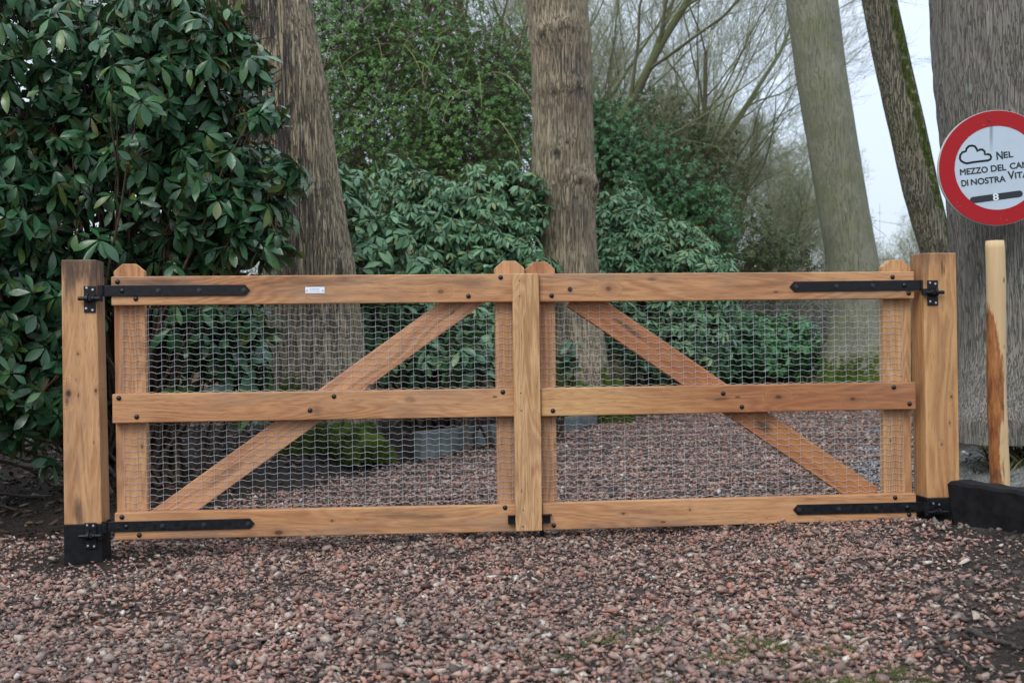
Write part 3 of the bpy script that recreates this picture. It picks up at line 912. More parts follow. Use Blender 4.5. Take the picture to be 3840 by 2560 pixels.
    frustum_obj('painted_base', post, B2, T2, M_BITUMEN, (0, D / 2 - 0.02, (vb + zl) / 2))
    hinge_plate(post, um, 3477, 3515, 1051, 1145, -0.02, ((3485, 1060), (3505, 1064), (3486, 1130), (3507, 1135)), 1097, -1)
    hinge_plate(post, um, 3488, 3529, 1877, 1968, -0.02 - e, ((3498, 1886), (3520, 1890), (3498, 1957), (3521, 1961)), 1918, -1)
build_posts()

# ---------------------------------------------------------------- kerbs, stake, sign
def beam_between(name, p0, p1, z0a, z1a, z0b, z1b, thick, mat, bev=0.008, nseg=30, rough=0.003):
    """vertical slab from p0 to p1 (x,y); heights at each end"""
    p0 = Vector((*p0, 0)); p1 = Vector((*p1, 0))
    d = (p1 - p0); L = d.length; ang = math.atan2(d.y, d.x)
    bm = bmesh.new()
    pts = []
    bm_poly(bm, [(0, z0a), (L, z0b), (L, z1b), (0, z1a)], -thick / 2, thick / 2, bev)
    o = bm_obj(name, bm, mat, None, loc=(p0.x, p0.y, 0), rot=(0, 0, ang))
    return o

M_CONC = plain('old_concrete', (0.13, 0.145, 0.135), 0.9, 0, 0.2, 0.4, 9, 0.6)
q0 = at(1567, 1712, 8.44); q1 = at(2230, 1590, 11.6)
k = beam_between('kerb_stone', (q0.x, q0.y), (q1.x, q1.y), -0.06, 0.185, -0.05, 0.100, 0.06, M_CONC)
tag(k, 'low grey concrete kerb edging the planting bed behind the gate', 'kerb')

M_RUB = plain('black_rubber', (0.008, 0.008, 0.009), 0.75, 0, 0.14, 0.5, 14, 0.5)
def build_black_kerb():
    # end seen beside the right post, running towards the camera and out of frame
    a = atf(2178, 1105, 4.93); b = atf(2352, 1130, 4.60)
    d = Vector((b.x - a.x, b.y - a.y, 0)); L = d.length * 2.6; d.normalize()
    bm = bmesh.new()
    slope = (b.z - a.z) / Vector((b.x - a.x, b.y - a.y, 0)).length
    ztop0 = a.z
    n = 26
    prof = []
    for i in range(n + 1):
        t = L * i / n
        zt = ztop0 + slope * min(t, 0.5) + 0.003 * math.sin(i * 1.7)
        lean = 0.03
        x0 = t + (0.0 if i else 0.0)
        prof.append([(x0 + (0.09 if i == 0 else 0.02), -0.045, -0.25), (x0, -0.045, zt - 0.012), (x0 + 0.006, -0.033, zt), (x0 + 0.012, 0.038, zt + 0.004), (x0 + 0.012, 0.05, zt - 0.01), (x0 + 0.03, 0.05, -0.25)])
    rows = [[bm.verts.new(q) for q in r] for r in prof]
    for r0, r1 in zip(rows[:-1], rows[1:]):
        for j in range(6):
            j2 = (j + 1) % 6
            bm.faces.new((r0[j], r1[j], r1[j2], r0[j2]))
    bm.faces.new(rows[0][::-1]); bm.faces.new(rows[-1])
    o = bm_obj('rubber_kerb', bm, M_RUB, None, loc=(a.x + 0.04, a.y + 0.03, 0), rot=(0, 0, math.atan2(d.y, d.x)))
    tag(o, 'thick black rubber kerb holding back the sandy bank beside the right gate post', 'kerb')
build_black_kerb()

def stake_mat():
    m, t, p = nt('peeled_wood'); g = G(t)
    co = g.coord()
    fine = g.noise(g.map(co, (0, 0, 0), (90, 90, 4)), 1.0, 3)
    c = g.mix(fine, (0.60, 0.43, 0.24), (0.47, 0.31, 0.15))
    sep = g.n('ShaderNodeSeparateXYZ'); g.l(co, sep.inputs[0])
    n = g.noise(g.map(co, (2, 5, 1), (22, 22, 3.4)), 1.0, 5, 0.65)
    band = g.m('ADD', n, g.m('MULTIPLY', sep.outputs[0], -6.0))           # inner bark left on its left side
    low = g.rng(sep.outputs[2], 0.55, 0.95, 0.0, -0.45)
    k = g.rng(g.m('ADD', band, low), 0.46, 0.54)
    bk = g.ramp(g.noise(g.map(co, (1, 1, 1), (40, 40, 7)), 1.0, 4, 0.7), [(0.3, (0.05, 0.02, 0.012)), (0.5, (0.27, 0.09, 0.02)), (0.7, (0.42, 0.20, 0.06))])
    c = g.mix(k, c, bk)
    v = g.vor(g.map(co, (0.3, 0.2, 0.0), (14, 14, 6.5)), 1.0)
    c = g.mix(g.rng(v, 0.05, 0.12, 0.8, 0.0), c, (0.10, 0.05, 0.03))
    g.l(c, p.inputs[0])
    p.inputs['Roughness'].default_value = 0.65
    g.bump(g.m('ADD', fine, g.m('MULTIPLY', k, 0.8)), 0.4, 0.004, p)
    return m

def build_stake():
    t = atf(2284, 553, 5.28); b = atf(2295, 1118, 5.28)
    z0 = b.z - 0.25
    n, seg = 40, 36
    V = []
    for i in range(n + 1):
        f = i / n
        z = z0 + (t.z - z0) * f
        x = b.x + (t.x - b.x) * (z - b.z) / (t.z - b.z) + 0.004 * math.sin(f * 9)
        for j in range(seg):
            a = 2 * math.pi * j / seg
            rr = 0.0425 * (1 - 0.05 * f) * (1 + 0.035 * mnoise.noise(Vector((math.cos(a) * 1.5, math.sin(a) * 1.5, z * 6)))) + 0.003 * math.exp(-((z - 0.4) / 0.03) ** 2) * math.cos(a + 1)
            if i == n: rr *= 0.93
            V.append((x - b.x + rr * math.cos(a), rr * math.sin(a), z - b.z))
    V.append((t.x - b.x, 0, t.z - b.z + 0.003))
    Fc = [(i * seg + j, i * seg + (j + 1) % seg, (i + 1) * seg + (j + 1) % seg, (i + 1) * seg + j) for i in range(n) for j in range(seg)]
    c = len(V) - 1
    Fc += [(n * seg + j, n * seg + (j + 1) % seg, c) for j in range(seg)]
    o = mesh_obj('wooden_stake', V, Fc, stake_mat(), None, True, loc=(b.x, b.y, b.z))
    tag(o, 'round peeled wooden stake with rusty bark patches behind the black kerb', 'stake')
build_stake()

def disc(bm, r0, r1, y0, y1, seg=96):
    """ring (or disc when r0 = 0) facing -Y with thickness"""
    vo = [[bm.verts.new((r1 * math.cos(2 * math.pi * j / seg), y, r1 * math.sin(2 * math.pi * j / seg))) for j in range(seg)] for y in (y0, y1)]
    if r0 > 0:
        vi = [[bm.verts.new((r0 * math.cos(2 * math.pi * j / seg), y, r0 * math.sin(2 * math.pi * j / seg))) for j in range(seg)] for y in (y0, y1)]
    for j in range(seg):
        k_ = (j + 1) % seg
        bm.faces.new((vo[0][j], vo[1][j], vo[1][k_], vo[0][k_]))
        if r0 > 0:
            bm.faces.new((vi[0][j], vi[0][k_], vi[1][k_], vi[1][j]))
            bm.faces.new((vo[0][j], vo[0][k_], vi[0][k_], vi[0][j]))
            bm.faces.new((vo[1][j], vi[1][j], vi[1][k_], vo[1][k_]))
    if r0 == 0:
        bm.faces.new(vo[0]); bm.faces.new(vo[1][::-1])

def build_sign():
    Y = 6.02
    c = at(3738, 630, Y)
    rad = 216 / F * Y
    root = empty('round_sign', (c.x, c.y, c.z))
    root.rotation_euler = (R(1.0), 0, R(-3))
    tag(root, 'round red rimmed white sign with cloud outline and black lettering on the thick trunk', 'sign')
    m, t, p = nt('sign_white'); g = G(t)
    n = g.noise(g.coord(), 5.0, 6, 0.7)
    cc = g.mix(g.rng(n, 0.45, 0.75, 0, 0.35), (0.42, 0.505, 0.57), (0.32, 0.37, 0.39))
    sep = g.n('ShaderNodeSeparateXYZ'); g.l(g.coord(), sep.inputs[0])
    drip = g.m('MULTIPLY', g.rng(g.m('ABSOLUTE', g.m('ADD', sep.outputs[0], g.m('MULTIPLY', g.noise(g.coord(), 30.0, 3), 0.01))), 0.003, 0.014, 1, 0), g.rng(sep.outputs[2], 0.04, 0.17, 0, 0.55))
    drip2 = g.m('MULTIPLY', g.rng(g.m('ABSOLUTE', g.m('ADD', sep.outputs[0], 0.028)), 0.003, 0.012, 1, 0), g.rng(sep.outputs[2], 0.05, 0.18, 0, 0.6))
    cc = g.mix(drip2, cc, (0.10, 0.11, 0.11))
    g.l(cc, p.inputs[0]); p.inputs['Roughness'].default_value = 0.45
    m2, t, p = nt('sign_red'); g = G(t)
    n = g.noise(g.coord(), 22.0, 6, 0.75)
    cc = g.mix(g.rng(n, 0.5, 0.75, 0, 0.6), (0.33, 0.010, 0.014), (0.27, 0.024, 0.022))
    cc = g.mix(g.rng(g.noise(g.coord(), 90.0, 2), 0.72, 0.78, 0, 0.6), cc, (0.55, 0.35, 0.33))
    g.l(cc, p.inputs[0]); p.inputs['Roughness'].default_value = 0.5; p.inputs['Specular IOR Level'].default_value = 0.2
    MK = plain('sign_black', (0.012, 0.014, 0.018), 0.5)
    MW = plain('sign_number_white', (0.7, 0.74, 0.78), 0.5)
    ME = plain('sign_edge', (0.45, 0.46, 0.45), 0.6)
    bm = bmesh.new(); disc(bm, 0, rad, 0.0, 0.022); bm_obj('sign_plate', bm, ME, root)
    bm = bmesh.new(); disc(bm, 0, rad * 0.735, -0.0045, -0.0005); bm_obj('sign_face', bm, m, root)
    bm = bmesh.new(); disc(bm, rad * 0.725, rad * 0.988, -0.006, -0.0005); bm_obj('sign_rim', bm, m2, root)
    # pixel offsets on the sign, zoom scale 3.014 with centre (958, 753)
    def L(zx, zy): return ((zx - 958) / 3.014 / F * Y, -(zy - 753) / 3.014 / F * Y)
    yt = -0.0052
    ang = 0.088
    # cloud outline: thick line
    cl = [(545, 640), (550, 600), (575, 570), (612, 560), (620, 530), (645, 503), (680, 497), (712, 507), (733, 535), (738, 560), (765, 545), (795, 543), (820, 565), (824, 600), (850, 597), (880, 605), (892, 630), (885, 655), (860, 668), (800, 674), (700, 684), (620, 697), (585, 685), (557, 665)]
    bm = bmesh.new()
    P = [Vector(L(*q)) for q in cl]
    # smooth closed curve (Chaikin once), keep the notches
    hw = 12 / 3.014 / F * Y
    n = len(P)
    inner, outer = [], []
    for i in range(n):
        t_ = (P[(i + 1) % n] - P[i - 1]).normalized()
        nn = Vector((-t_.y, t_.x))
        inner.append(P[i] + nn * hw); outer.append(P[i] - nn * hw)
    vi = [bm.verts.new((q.x, yt, q.y)) for q in inner]; vo = [bm.verts.new((q.x, yt, q.y)) for q in outer]
    for i in range(n):
        j = (i + 1) % n
        bm.faces.new((vi[i], vi[j], vo[j], vo[i]))
    bmesh.ops.solidify(bm, geom=bm.faces[:], thickness=0.0004)
    bm_obj('cloud_outline', bm, MK, root)
    # lettering, small capitals with larger initials
    s1 = 0.049
    kz_ = 1 / 3.014 / F * Y
    def T_(body, zx, zy, wide, high, mat=MK, y=yt, bold=0.0014):
        x, z = L(zx, zy)
        text_mesh('lettering', body, 0.05, mat, root, (x, y, z), (R(90), -ang, 0), 'LEFT', 0.0002, 1.0, (wide * kz_, high * kz_), bold)
    T_('N', 953, 618, 66, 88)
    T_('EL', 1032, 611, 102, 66)
    T_('MEZZO', 548, 796, 305, 67)
    T_('DEL', 890, 762, 166, 67)
    T_('CAMMIN', 1100, 738, 380, 67)
    T_('DI', 562, 922, 72, 67)
    T_('NOSTRA', 668, 910, 382, 67)
    T_('V', 1078, 842, 70, 88)
    T_('ITA', 1157, 843, 150, 67)
    # black bar with the number
    x0, z0 = L(690, 1112); x1, z1 = L(1203, 1050)
    hb = 37 / 3.014 / F * Y
    bm = bmesh.new()
    pts = []
    dd = Vector((x1 - x0, z1 - z0)).normalized(); nn = Vector((-dd.y, dd.x))
    a0 = math.atan2(nn.y, nn.x)
    for k_ in range(13):
        a = a0 + math.pi * k_ / 12
        pts.append((x0 + hb * math.cos(a), z0 + hb * math.sin(a)))
    for k_ in range(13):
        a = a0 + math.pi + math.pi * k_ / 12
        pts.append((x1 + hb * math.cos(a), z1 + hb * math.sin(a)))
    bm_poly(bm, pts, yt - 0.0004, yt)
    bm_obj('number_bar', bm, MK, root)
    T_('8', 910, 1084, 60, 74, MW, yt - 0.0012, 0.0011)
    # fixing nail near the top of the rim
    x, z = L(868, 215)
    bm = bmesh.new(); bm_cyl(bm, (x, -0.0065, z), (x, -0.011, z), 0.006, 0.005, 10)
    bm_obj('nail', bm, plain('rusty_nail', (0.05, 0.04, 0.045), 0.6), root)
build_sign()

# ---------------------------------------------------------------- large trunks
def trunk(name, label, path, Y, mat, ztop, zbase, flare=0.35, knots=(), ridge=0.03, rfreq=9.0, moss=None, stain=None, seg=128, group=None, dz=0.022, wob=0.04, boles=4, fl_h=0.22):
    """path: (full-picture x centre, y, width) from top to bottom, all at depth Y"""
    pts = []
    for (fx, fy, w) in path:
        P = atf(fx, fy, Y)
        pts.append((P.z, P.x, w * 1.63265 / F * Y / 2))
    pts.sort()
    zs = np.array([p[0] for p in pts]); xs = np.array([p[1] for p in pts]); rs = np.array([p[2] for p in pts])
    def ext(z, arr):
        if z < zs[0]: return arr[0] + (arr[1] - arr[0]) / (zs[1] - zs[0]) * (z - zs[0])
        if z > zs[-1]: return arr[-1] + (arr[-1] - arr[-2]) / (zs[-1] - zs[-2]) * (z - zs[-1])
        return float(np.interp(z, zs, arr))
    zz = np.arange(zbase - 0.12, ztop, dz)
    x0 = ext(zbase, xs)
    V = []; MO = []; ST = []
    sd_ = hash(name + label) % 1000 * 0.0 + len(label) * 1.37
    for z in zz:
        cx = ext(z, xs); r0 = max(ext(z, rs), 0.05) if z > zs[0] else rs[0]
        if z > zs[-1]: r0 = rs[-1] * max(0.6, 1 - 0.03 * (z - zs[-1]))
        h = z - zbase
        fl = flare * math.exp(-max(h, 0) / fl_h)
        for j in range(seg):
            a = 2 * math.pi * j / seg
            ca, sa = math.cos(a), math.sin(a)
            rr = r0 * (1 + wob * mnoise.noise(Vector((ca * 1.2 + sd_, sa * 1.2, z * 0.9))))
            rr *= 1 + fl * (0.75 + 0.6 * math.sin(a * boles + sd_ + 0.6 * math.sin(a)))
            q = mnoise.noise(Vector((ca * rfreq * r0 / 0.3 + sd_, sa * rfreq * r0 / 0.3, z * 1.7)))
            q2 = mnoise.noise(Vector((ca * rfreq * 2.3 * r0 / 0.3, sa * rfreq * 2.3 * r0 / 0.3 + sd_, z * 4.0)))
            rr += ridge * r0 * (1 - 2.2 * abs(q)) + ridge * 0.45 * r0 * q2
            stv = stain(a, h, z) if stain else 0.0
            for (kz, ka, kh, kw, kr) in knots:
                da = (a - ka + math.pi) % (2 * math.pi) - math.pi
                e = math.exp(-((z - kz) / kh) ** 2 - (da / kw) ** 2)
                rr += kr * e
                hole = math.exp(-((z - kz + kh * 0.2) / (kh * 0.38)) ** 2 - (da / (kw * 0.38)) ** 2)
                rr -= kr * 1.1 * hole
                stv = max(stv, hole * 1.5 if kw < 1.0 else 0)
            V.append((cx - x0 + rr * ca, rr * sa, z - zbase))
            MO.append(moss(a, h, z) if moss else 0.0); ST.append(stv)
    n = len(zz)
    i = np.arange(n - 1)[:, None] * seg; j = np.arange(seg)[None, :]; j2 = (j + 1) % seg
    Fq = np.stack([i + j, i + j2, i + seg + j2, i + seg + j], -1).reshape(-1, 4)
    o = mesh_obj(name, V, Fq, mat, None, True, loc=(x0, Y, zbase), attrs={'moss': np.clip(MO, 0, 1), 'stain': np.clip(ST, 0, 1)})
    tag(o, label, 'tree', group)
    return o

FRONT = -math.pi / 2
def angd(a, b): return (a - b + math.pi) % (2 * math.pi) - math.pi

bk_left = bark('bark_streaked', (0.44, 0.355, 0.235), (0.325, 0.26, 0.17), (0.05, 0.04, 0.032), 62, 3.4, 1.1, (0.21, 0.20, 0.10), 0.4, 0.35, (0.062, 0.052, 0.05), 0.75, 0.06)
bk_mid = bark('bark_ridged', (0.44, 0.36, 0.245), (0.34, 0.272, 0.182), (0.09, 0.07, 0.05), 70, 3.6, 1.1, (0.20, 0.19, 0.11), 0.4, 0.3, (0.066, 0.06, 0.066), 0.4, 0.06)
bk_a = bark('bark_smooth_green', (0.28, 0.275, 0.20), (0.215, 0.208, 0.15), (0.11, 0.105, 0.075), 70, 3.6, 0.7, (0.18, 0.195, 0.10), 0.7, 0.35, crack=0.035)
bk_b = bark('bark_mossy', (0.29, 0.265, 0.19), (0.20, 0.182, 0.13), (0.045, 0.04, 0.03), 70, 3.6, 1.2, (0.15, 0.14, 0.05), 0.4, 0.8, crack=0.06)
bk_c = bark('bark_rough_grey', (0.31, 0.285, 0.245), (0.215, 0.196, 0.168), (0.12, 0.107, 0.09), 105, 5.0, 0.9, (0.17, 0.17, 0.125), 0.45, 0.5, crack=0.045)

def ml(a, h, z):
    return (1.2 * math.exp(-(angd(a, FRONT - 0.1) / 0.85) ** 2) * max(0, 1 - max(0, h) / 0.42) + 0.6 * max(0, 1 - h / 0.25))
def stl(a, h, z):
    return 0.95 * math.exp(-(angd(a, FRONT + 0.15 + 0.15 * math.sin(z * 1.7)) / 0.85) ** 4) * (1 / (1 + math.exp(-(z - 1.15) * 5)))
trunk('tree_trunk', 'big leaning trunk with dark wet streaks beside the large rhododendron', [(590, -10, 236), (640, 200, 220), (672, 400, 205), (712, 640, 202), (728, 800, 208), (735, 900, 214)], 8.3, bk_left, 6.2, 0.02, 0.30,
      knots=[(1.98, FRONT - 0.55, 0.10, 0.30, 0.035), (1.30, FRONT + 0.9, 0.12, 0.3, 0.02)], ridge=0.035, moss=ml, stain=stl, wob=0.05)

def mm(a, h, z):
    return 1.3 * (math.exp(-(angd(a, FRONT - 0.75) / 0.5) ** 2) * max(0, 1 - h / 0.5) + math.exp(-(angd(a, FRONT + 0.95) / 0.4) ** 2) * max(0, 1 - h / 0.6)) + 0.8 * max(0, 1 - h / 0.12)
def stm(a, h, z):
    return 0.85 * math.exp(-(angd(a, FRONT + 0.25) / 0.6) ** 4) * (1 / (1 + math.exp(-(z - 1.85) * 6))) * (0.55 + 0.45 * math.sin(z * 4.1))
Ym = 12.0
kz = lambda fy: atf(1300, fy, Ym).z
trunk('tree_trunk', 'upright brown trunk with knotty collars behind the meeting of the two gate leaves', [(1276, -10, 139), (1288, 100, 138), (1292, 230, 134), (1295, 400, 141), (1300, 560, 137), (1312, 760, 146), (1322, 880, 156)], Ym, bk_mid, 7.5, 0.16, 0.30,
      knots=[(kz(95), FRONT - 0.6, 0.10, 0.30, 0.05), (kz(80), FRONT + 0.1, 0.08, 0.28, 0.04), (kz(88), FRONT, 0.10, 2.5, 0.014), (kz(225), FRONT - 0.3, 0.10, 0.25, 0.03), (kz(212), FRONT + 0.5, 0.10, 0.3, 0.03),
             (kz(222), FRONT, 0.14, 2.5, 0.016), (kz(362), FRONT - 0.25, 0.10, 0.28, 0.035), (kz(335), FRONT + 0.1, 0.07, 0.25, 0.02), (kz(425), FRONT + 0.45, 0.10, 0.25, 0.05), (kz(435), FRONT + 1.1, 0.11, 0.3, 0.06), (kz(430), FRONT, 0.18, 2.5, 0.012)],
      ridge=0.028, rfreq=11, moss=mm, stain=stm, wob=0.035, dz=0.03)

def ma(a, h, z): return 0.9 * max(0, 1 - max(h, 0) / 0.5) + 0.25 * math.exp(-(angd(a, FRONT + 0.6) / 0.5) ** 2)
trunk('tree_trunk', 'leaning smooth grey green trunk, left of the three trees at right', [(1864, -5, 116), (1885, 160, 113), (1912, 330, 113), (1938, 480, 113), (1961, 615, 113), (1970, 760, 118), (1974, 830, 126)], 15.0, bk_a, 9.5, 0.30, 0.45, ridge=0.014, moss=ma, wob=0.03, dz=0.04, seg=96, fl_h=0.35,
      group='leaning trunks at the right')
def mb(a, h, z): return 2.4 * math.exp(-(angd(a, FRONT + 0.85) / 0.55) ** 2) * (0.75 + 0.45 * math.sin(z * 2.2 + 1.0))
trunk('tree_trunk', 'slim leaning trunk with bright moss down one side, beside the signed tree', [(2020, -5, 76), (2055, 170, 80), (2085, 300, 80), (2118, 450, 79), (2156, 590, 72), (2200, 800, 74)], 11.0, bk_b, 7.4, 0.35, 0.4, ridge=0.03, moss=mb, wob=0.04, dz=0.03, seg=96, rfreq=12,
      group='leaning trunks at the right')
def mc_(a, h, z): return 0.9 * max(0, 1 - h / 0.5) * math.exp(-(angd(a, FRONT + 0.7) / 0.6) ** 2)
trunk('tree_trunk', 'thickest rough grey trunk carrying the round sign, just behind the right gate post', [(2318, -5, 340), (2326, 200, 328), (2342, 420, 315), (2356, 620, 310), (2364, 800, 306), (2366, 900, 312)], 6.62, bk_c, 5.2, 0.36, 0.30, ridge=0.035, rfreq=13, moss=mc_, wob=0.03, seg=160, dz=0.018)

# ---------------------------------------------------------------- shrubs
def rosettes(nv, L, Wd, leaves=(6, 9), el=(-0.9, 0.15), seed=1, seg=4):
    out = []
    r = np.random.default_rng(seed)
    for _ in range(nv):
        n = r.integers(*leaves)
        V, Fq, base = [], [], 0
        for k in range(n):
            az = 2 * math.pi * (k + r.uniform(-0.3, 0.3)) / n
            e = r.uniform(*el)
            l = L * r.uniform(0.7, 1.15); w = Wd * r.uniform(0.8, 1.15)
            t = np.linspace(0, 1, seg + 1)
            prof = np.array([0.09, 0.48, 0.84, 1.0, 0.80, 0.12]) if seg == 5 else np.interp(t, [0, 0.25, 0.5, 0.75, 1], [0.1, 0.62, 1, 0.86, 0.06])
            droop = r.uniform(0.05, 0.45)
            x = l * (0.12 + t); z = -droop * l * t ** 2
            fold = r.uniform(0.05, 0.35)
            pts = []
            for a, b, c in zip(x, z, prof):
                hw = w / 2 * c
                pts += [(a, -hw, b + fold * hw), (a, 0, b), (a, hw, b + fold * hw)]
            P = np.array(pts)
            tw = r.uniform(-0.4, 0.4)
            P[:, 1], P[:, 2] = P[:, 1] * math.cos(tw) - (P[:, 2]) * math.sin(tw), P[:, 1] * math.sin(tw) + P[:, 2] * math.cos(tw)
            ce, se = math.cos(e), math.sin(e)
            P = np.stack([P[:, 0] * ce - P[:, 2] * se, P[:, 1], P[:, 0] * se + P[:, 2] * ce], -1)
            ca, sa = math.cos(az), math.sin(az)
            P = np.stack([P[:, 0] * ca - P[:, 1] * sa, P[:, 0] * sa + P[:, 1] * ca, P[:, 2]], -1)
            for s in range(seg):
                for h in range(2):
                    i0 = base + s * 3 + h
                    Fq.append((i0, i0 + 3, i0 + 4, i0 + 1))
            V.append(P); base += len(P)
        out.append((np.concatenate(V), np.array(Fq)))
    return out

def lobe_points(lobes, n, r, shell=(0.74, 1.04), inside=0.72, lum_=0.13):
    area = np.array([(l[3] * l[4] + l[4] * l[5] + l[3] * l[5]) for l in lobes])
    P, N = [], []
    tot = 0
    while tot < n:
        w = r.choice(len(lobes), size=n, p=area / area.sum())
        d = r.normal(size=(n, 3)); d /= np.linalg.norm(d, axis=1)[:, None]
        lb = np.array(lobes)[w]
        c, rad = lb[:, :3], lb[:, 3:6]
        lum = 1 + lum_ * np.sin(d[:, 0] * 7 + lb[:, 0] * 5) * np.sin(d[:, 2] * 8 + lb[:, 2] * 3) + 0.08 * np.sin(d[:, 1] * 13 + d[:, 2] * 15)
        p = c + d * rad * (r.uniform(*shell, n) * lum)[:, None]
        nn = d / rad; nn /= np.linalg.norm(nn, axis=1)[:, None]
        ok = p[:, 2] > ground_h(p[:, 0], p[:, 1]) + 0.10
        for l in lobes:
            q = (p - np.array(l[:3])) / np.array(l[3:6])
            ok &= (q * q).sum(1) > inside ** 2
        P.append(p[ok]); N.append(nn[ok]); tot += ok.sum()
    return np.concatenate(P)[:n], np.concatenate(N)[:n]

def shrub(name, label, lobes, n, L, Wd, mat, seed, cat='shrub', group=None, stems=40, root=None, up=0.8, el=(-0.9, 0.15), leaves=(6, 10), shell=(0.72, 1.04), seg=5, inside=0.72, spray=0.18, heads=0.16, lum=0.13):
    r = np.random.default_rng(seed)
    P, N = lobe_points(lobes, n, r, shell, inside, lum)
    ax = N * 0.7 + np.array([0, 0, up]) + r.normal(size=N.shape) * 0.28
    V, Fq = scatter(rosettes(9, L, Wd, leaves, el, seed, seg), P, r.uniform(0.75, 1.2, n), frames(ax, r), r)
    if root is None:
        root = (float(np.mean([l[0] for l in lobes])), float(np.mean([l[1] for l in lobes])))
    z0 = gh(*root)
    o = empty(name, (root[0], root[1], z0))
    tag(o, label, cat, group)
    org = np.array([root[0], root[1], z0])
    mesh_obj('foliage', V - org, Fq, mat, o, True)
    T = Tubes()
    idx = r.choice(n, min(stems, n), replace=False)
    for i in idx:
        q = P[i] - org
        b = np.array([r.normal(0, 0.15), r.normal(0, 0.12), -0.05])
        t = np.linspace(0, 1, 9)[:, None]
        mid = np.array([q[0] * 0.45, q[1] * 0.45, q[2] * 0.55]) + r.normal(0, 0.10, 3)
        pts = (1 - t) ** 2 * b + 2 * t * (1 - t) * mid + t ** 2 * q + r.normal(0, 0.012, (9, 3))
        T.add(pts, np.linspace(0.015, 0.003, 9), 5)
    # short shoots carrying the leaf whorls
    for i in r.choice(n, min(int(n * 0.6), n), replace=False):
        q = P[i] - org; a = ax[i] / np.linalg.norm(ax[i])
        T.add(np.stack([q, q - a * spray * 0.5 + r.normal(0, 0.01, 3), q - (a * 0.7 + N[i] * 0.5) * spray]), [0.002, 0.003, 0.004], 3)
    T.build('stems', M_STEM, o)
    if heads > 0:                          # old brown flower heads and buds in some of the whorls
        H = Tubes()
        for i in r.choice(n, max(1, int(n * heads)), replace=False):
            q = P[i] - org; a = ax[i] / np.linalg.norm(ax[i])
            for _k in range(int(r.integers(4, 9))):
                e = a * 0.055 + r.normal(0, 0.022, 3)
                H.add([q, q + e * 0.5, q + e], [0.0012, 0.0012, 0.0022], 3)
        H.build('flower_heads', M_HEAD, o)
    return o

L_DARK = leafmat('rhododendron_leaf', [(0.0, (0.013, 0.045, 0.018)), (0.35, (0.024, 0.082, 0.034)), (0.70, (0.048, 0.135, 0.054)), (0.90, (0.085, 0.18, 0.05)), (0.98, (0.14, 0.20, 0.03)), (1.0, (0.16, 0.09, 0.03))], 0.30, 0.5, 0.08)
L_PALE = leafmat('rhododendron_leaf_pale', [(0.0, (0.045, 0.125, 0.058)), (0.5, (0.092, 0.212, 0.098)), (0.88, (0.175, 0.315, 0.15)), (0.97, (0.24, 0.28, 0.07)), (1.0, (0.2, 0.11, 0.04))], 0.38, 0.45, 0.14)
L_HOLLY = leafmat('holly_leaf', [(0.0, (0.028, 0.075, 0.018)), (0.4, (0.065, 0.17, 0.036)), (0.8, (0.13, 0.28, 0.058)), (1.0, (0.24, 0.38, 0.09))], 0.36, 0.42, 0.25)
L_HOLLYB = leafmat('holly_leaf_blue', [(0.0, (0.018, 0.078, 0.030)), (0.5, (0.045, 0.165, 0.056)), (1.0, (0.10, 0.26, 0.075))], 0.34, 0.5, 0.22)

def lobe(fx, fy, Y, rx, ry, rz):
    """lobe centred at full-picture pixel (fx, fy) at depth Y; rx, rz in pixels, ry in metres"""
    P = atf(fx, fy, Y); k = 1.63265 / F * Y
    return (P.x, P.y, P.z, rx * k, ry, rz * k)

shrub('rhododendron', 'tall dark glossy rhododendron filling the left side above the left gate post',
      [lobe(120, 150, 6.7, 330, 0.7, 260), lobe(400, 190, 6.4, 190, 0.6, 240), lobe(520, 420, 6.5, 160, 0.5, 190), lobe(250, 470, 6.6, 330, 0.55, 200), lobe(-80, 500, 6.2, 230, 0.8, 330),
       lobe(470, 640, 6.7, 150, 0.45, 230), lobe(440, 110, 6.3, 95, 0.4, 140), lobe(600, 480, 6.4, 60, 0.3, 110), lobe(555, 95, 6.2, 34, 0.15, 26), lobe(590, 160, 6.15, 34, 0.15, 24), lobe(610, 265, 6.1, 42, 0.15, 30), lobe(660, 390, 6.1, 30, 0.12, 40), lobe(640, 560, 6.2, 40, 0.15, 36), lobe(530, 40, 6.2, 40, 0.15, 30), lobe(60, 780, 6.2, 150, 0.45, 260), lobe(-160, 860, 6.0, 180, 0.5, 260)],
      3400, 0.105, 0.041, L_DARK, 11, stems=150, root=(-2.2, 6.9), shell=(0.55, 1.05), inside=0.5, el=(-1.0, 0.15), lum=0.22)
shrub('rhododendron', 'broad leaved rhododendron right beside the big leaning trunk, behind the left leaf',
      [lobe(790, 500, 9.2, 60, 0.5, 120), lobe(850, 590, 9.0, 95, 0.5, 95), lobe(910, 670, 9.4, 130, 0.5, 90), lobe(980, 780, 9.6, 170, 0.55, 110), lobe(1130, 760, 10.2, 100, 0.5, 130)],
      950, 0.112, 0.042, L_PALE, 12, stems=60, root=(-0.6, 9.9))
shrub('rhododendron', 'drooping pale rhododendron with two rounded heads, left of the knotty trunk',
      [lobe(930, 470, 11.8, 90, 0.6, 95), lobe(1010, 540, 11.6, 190, 0.7, 120), lobe(1140, 480, 11.9, 120, 0.6, 105), lobe(1100, 600, 11.4, 160, 0.6, 110)],
      2000, 0.098, 0.032, L_PALE, 13, stems=80, root=(-0.5, 12.2), el=(-0.85, 0.1))
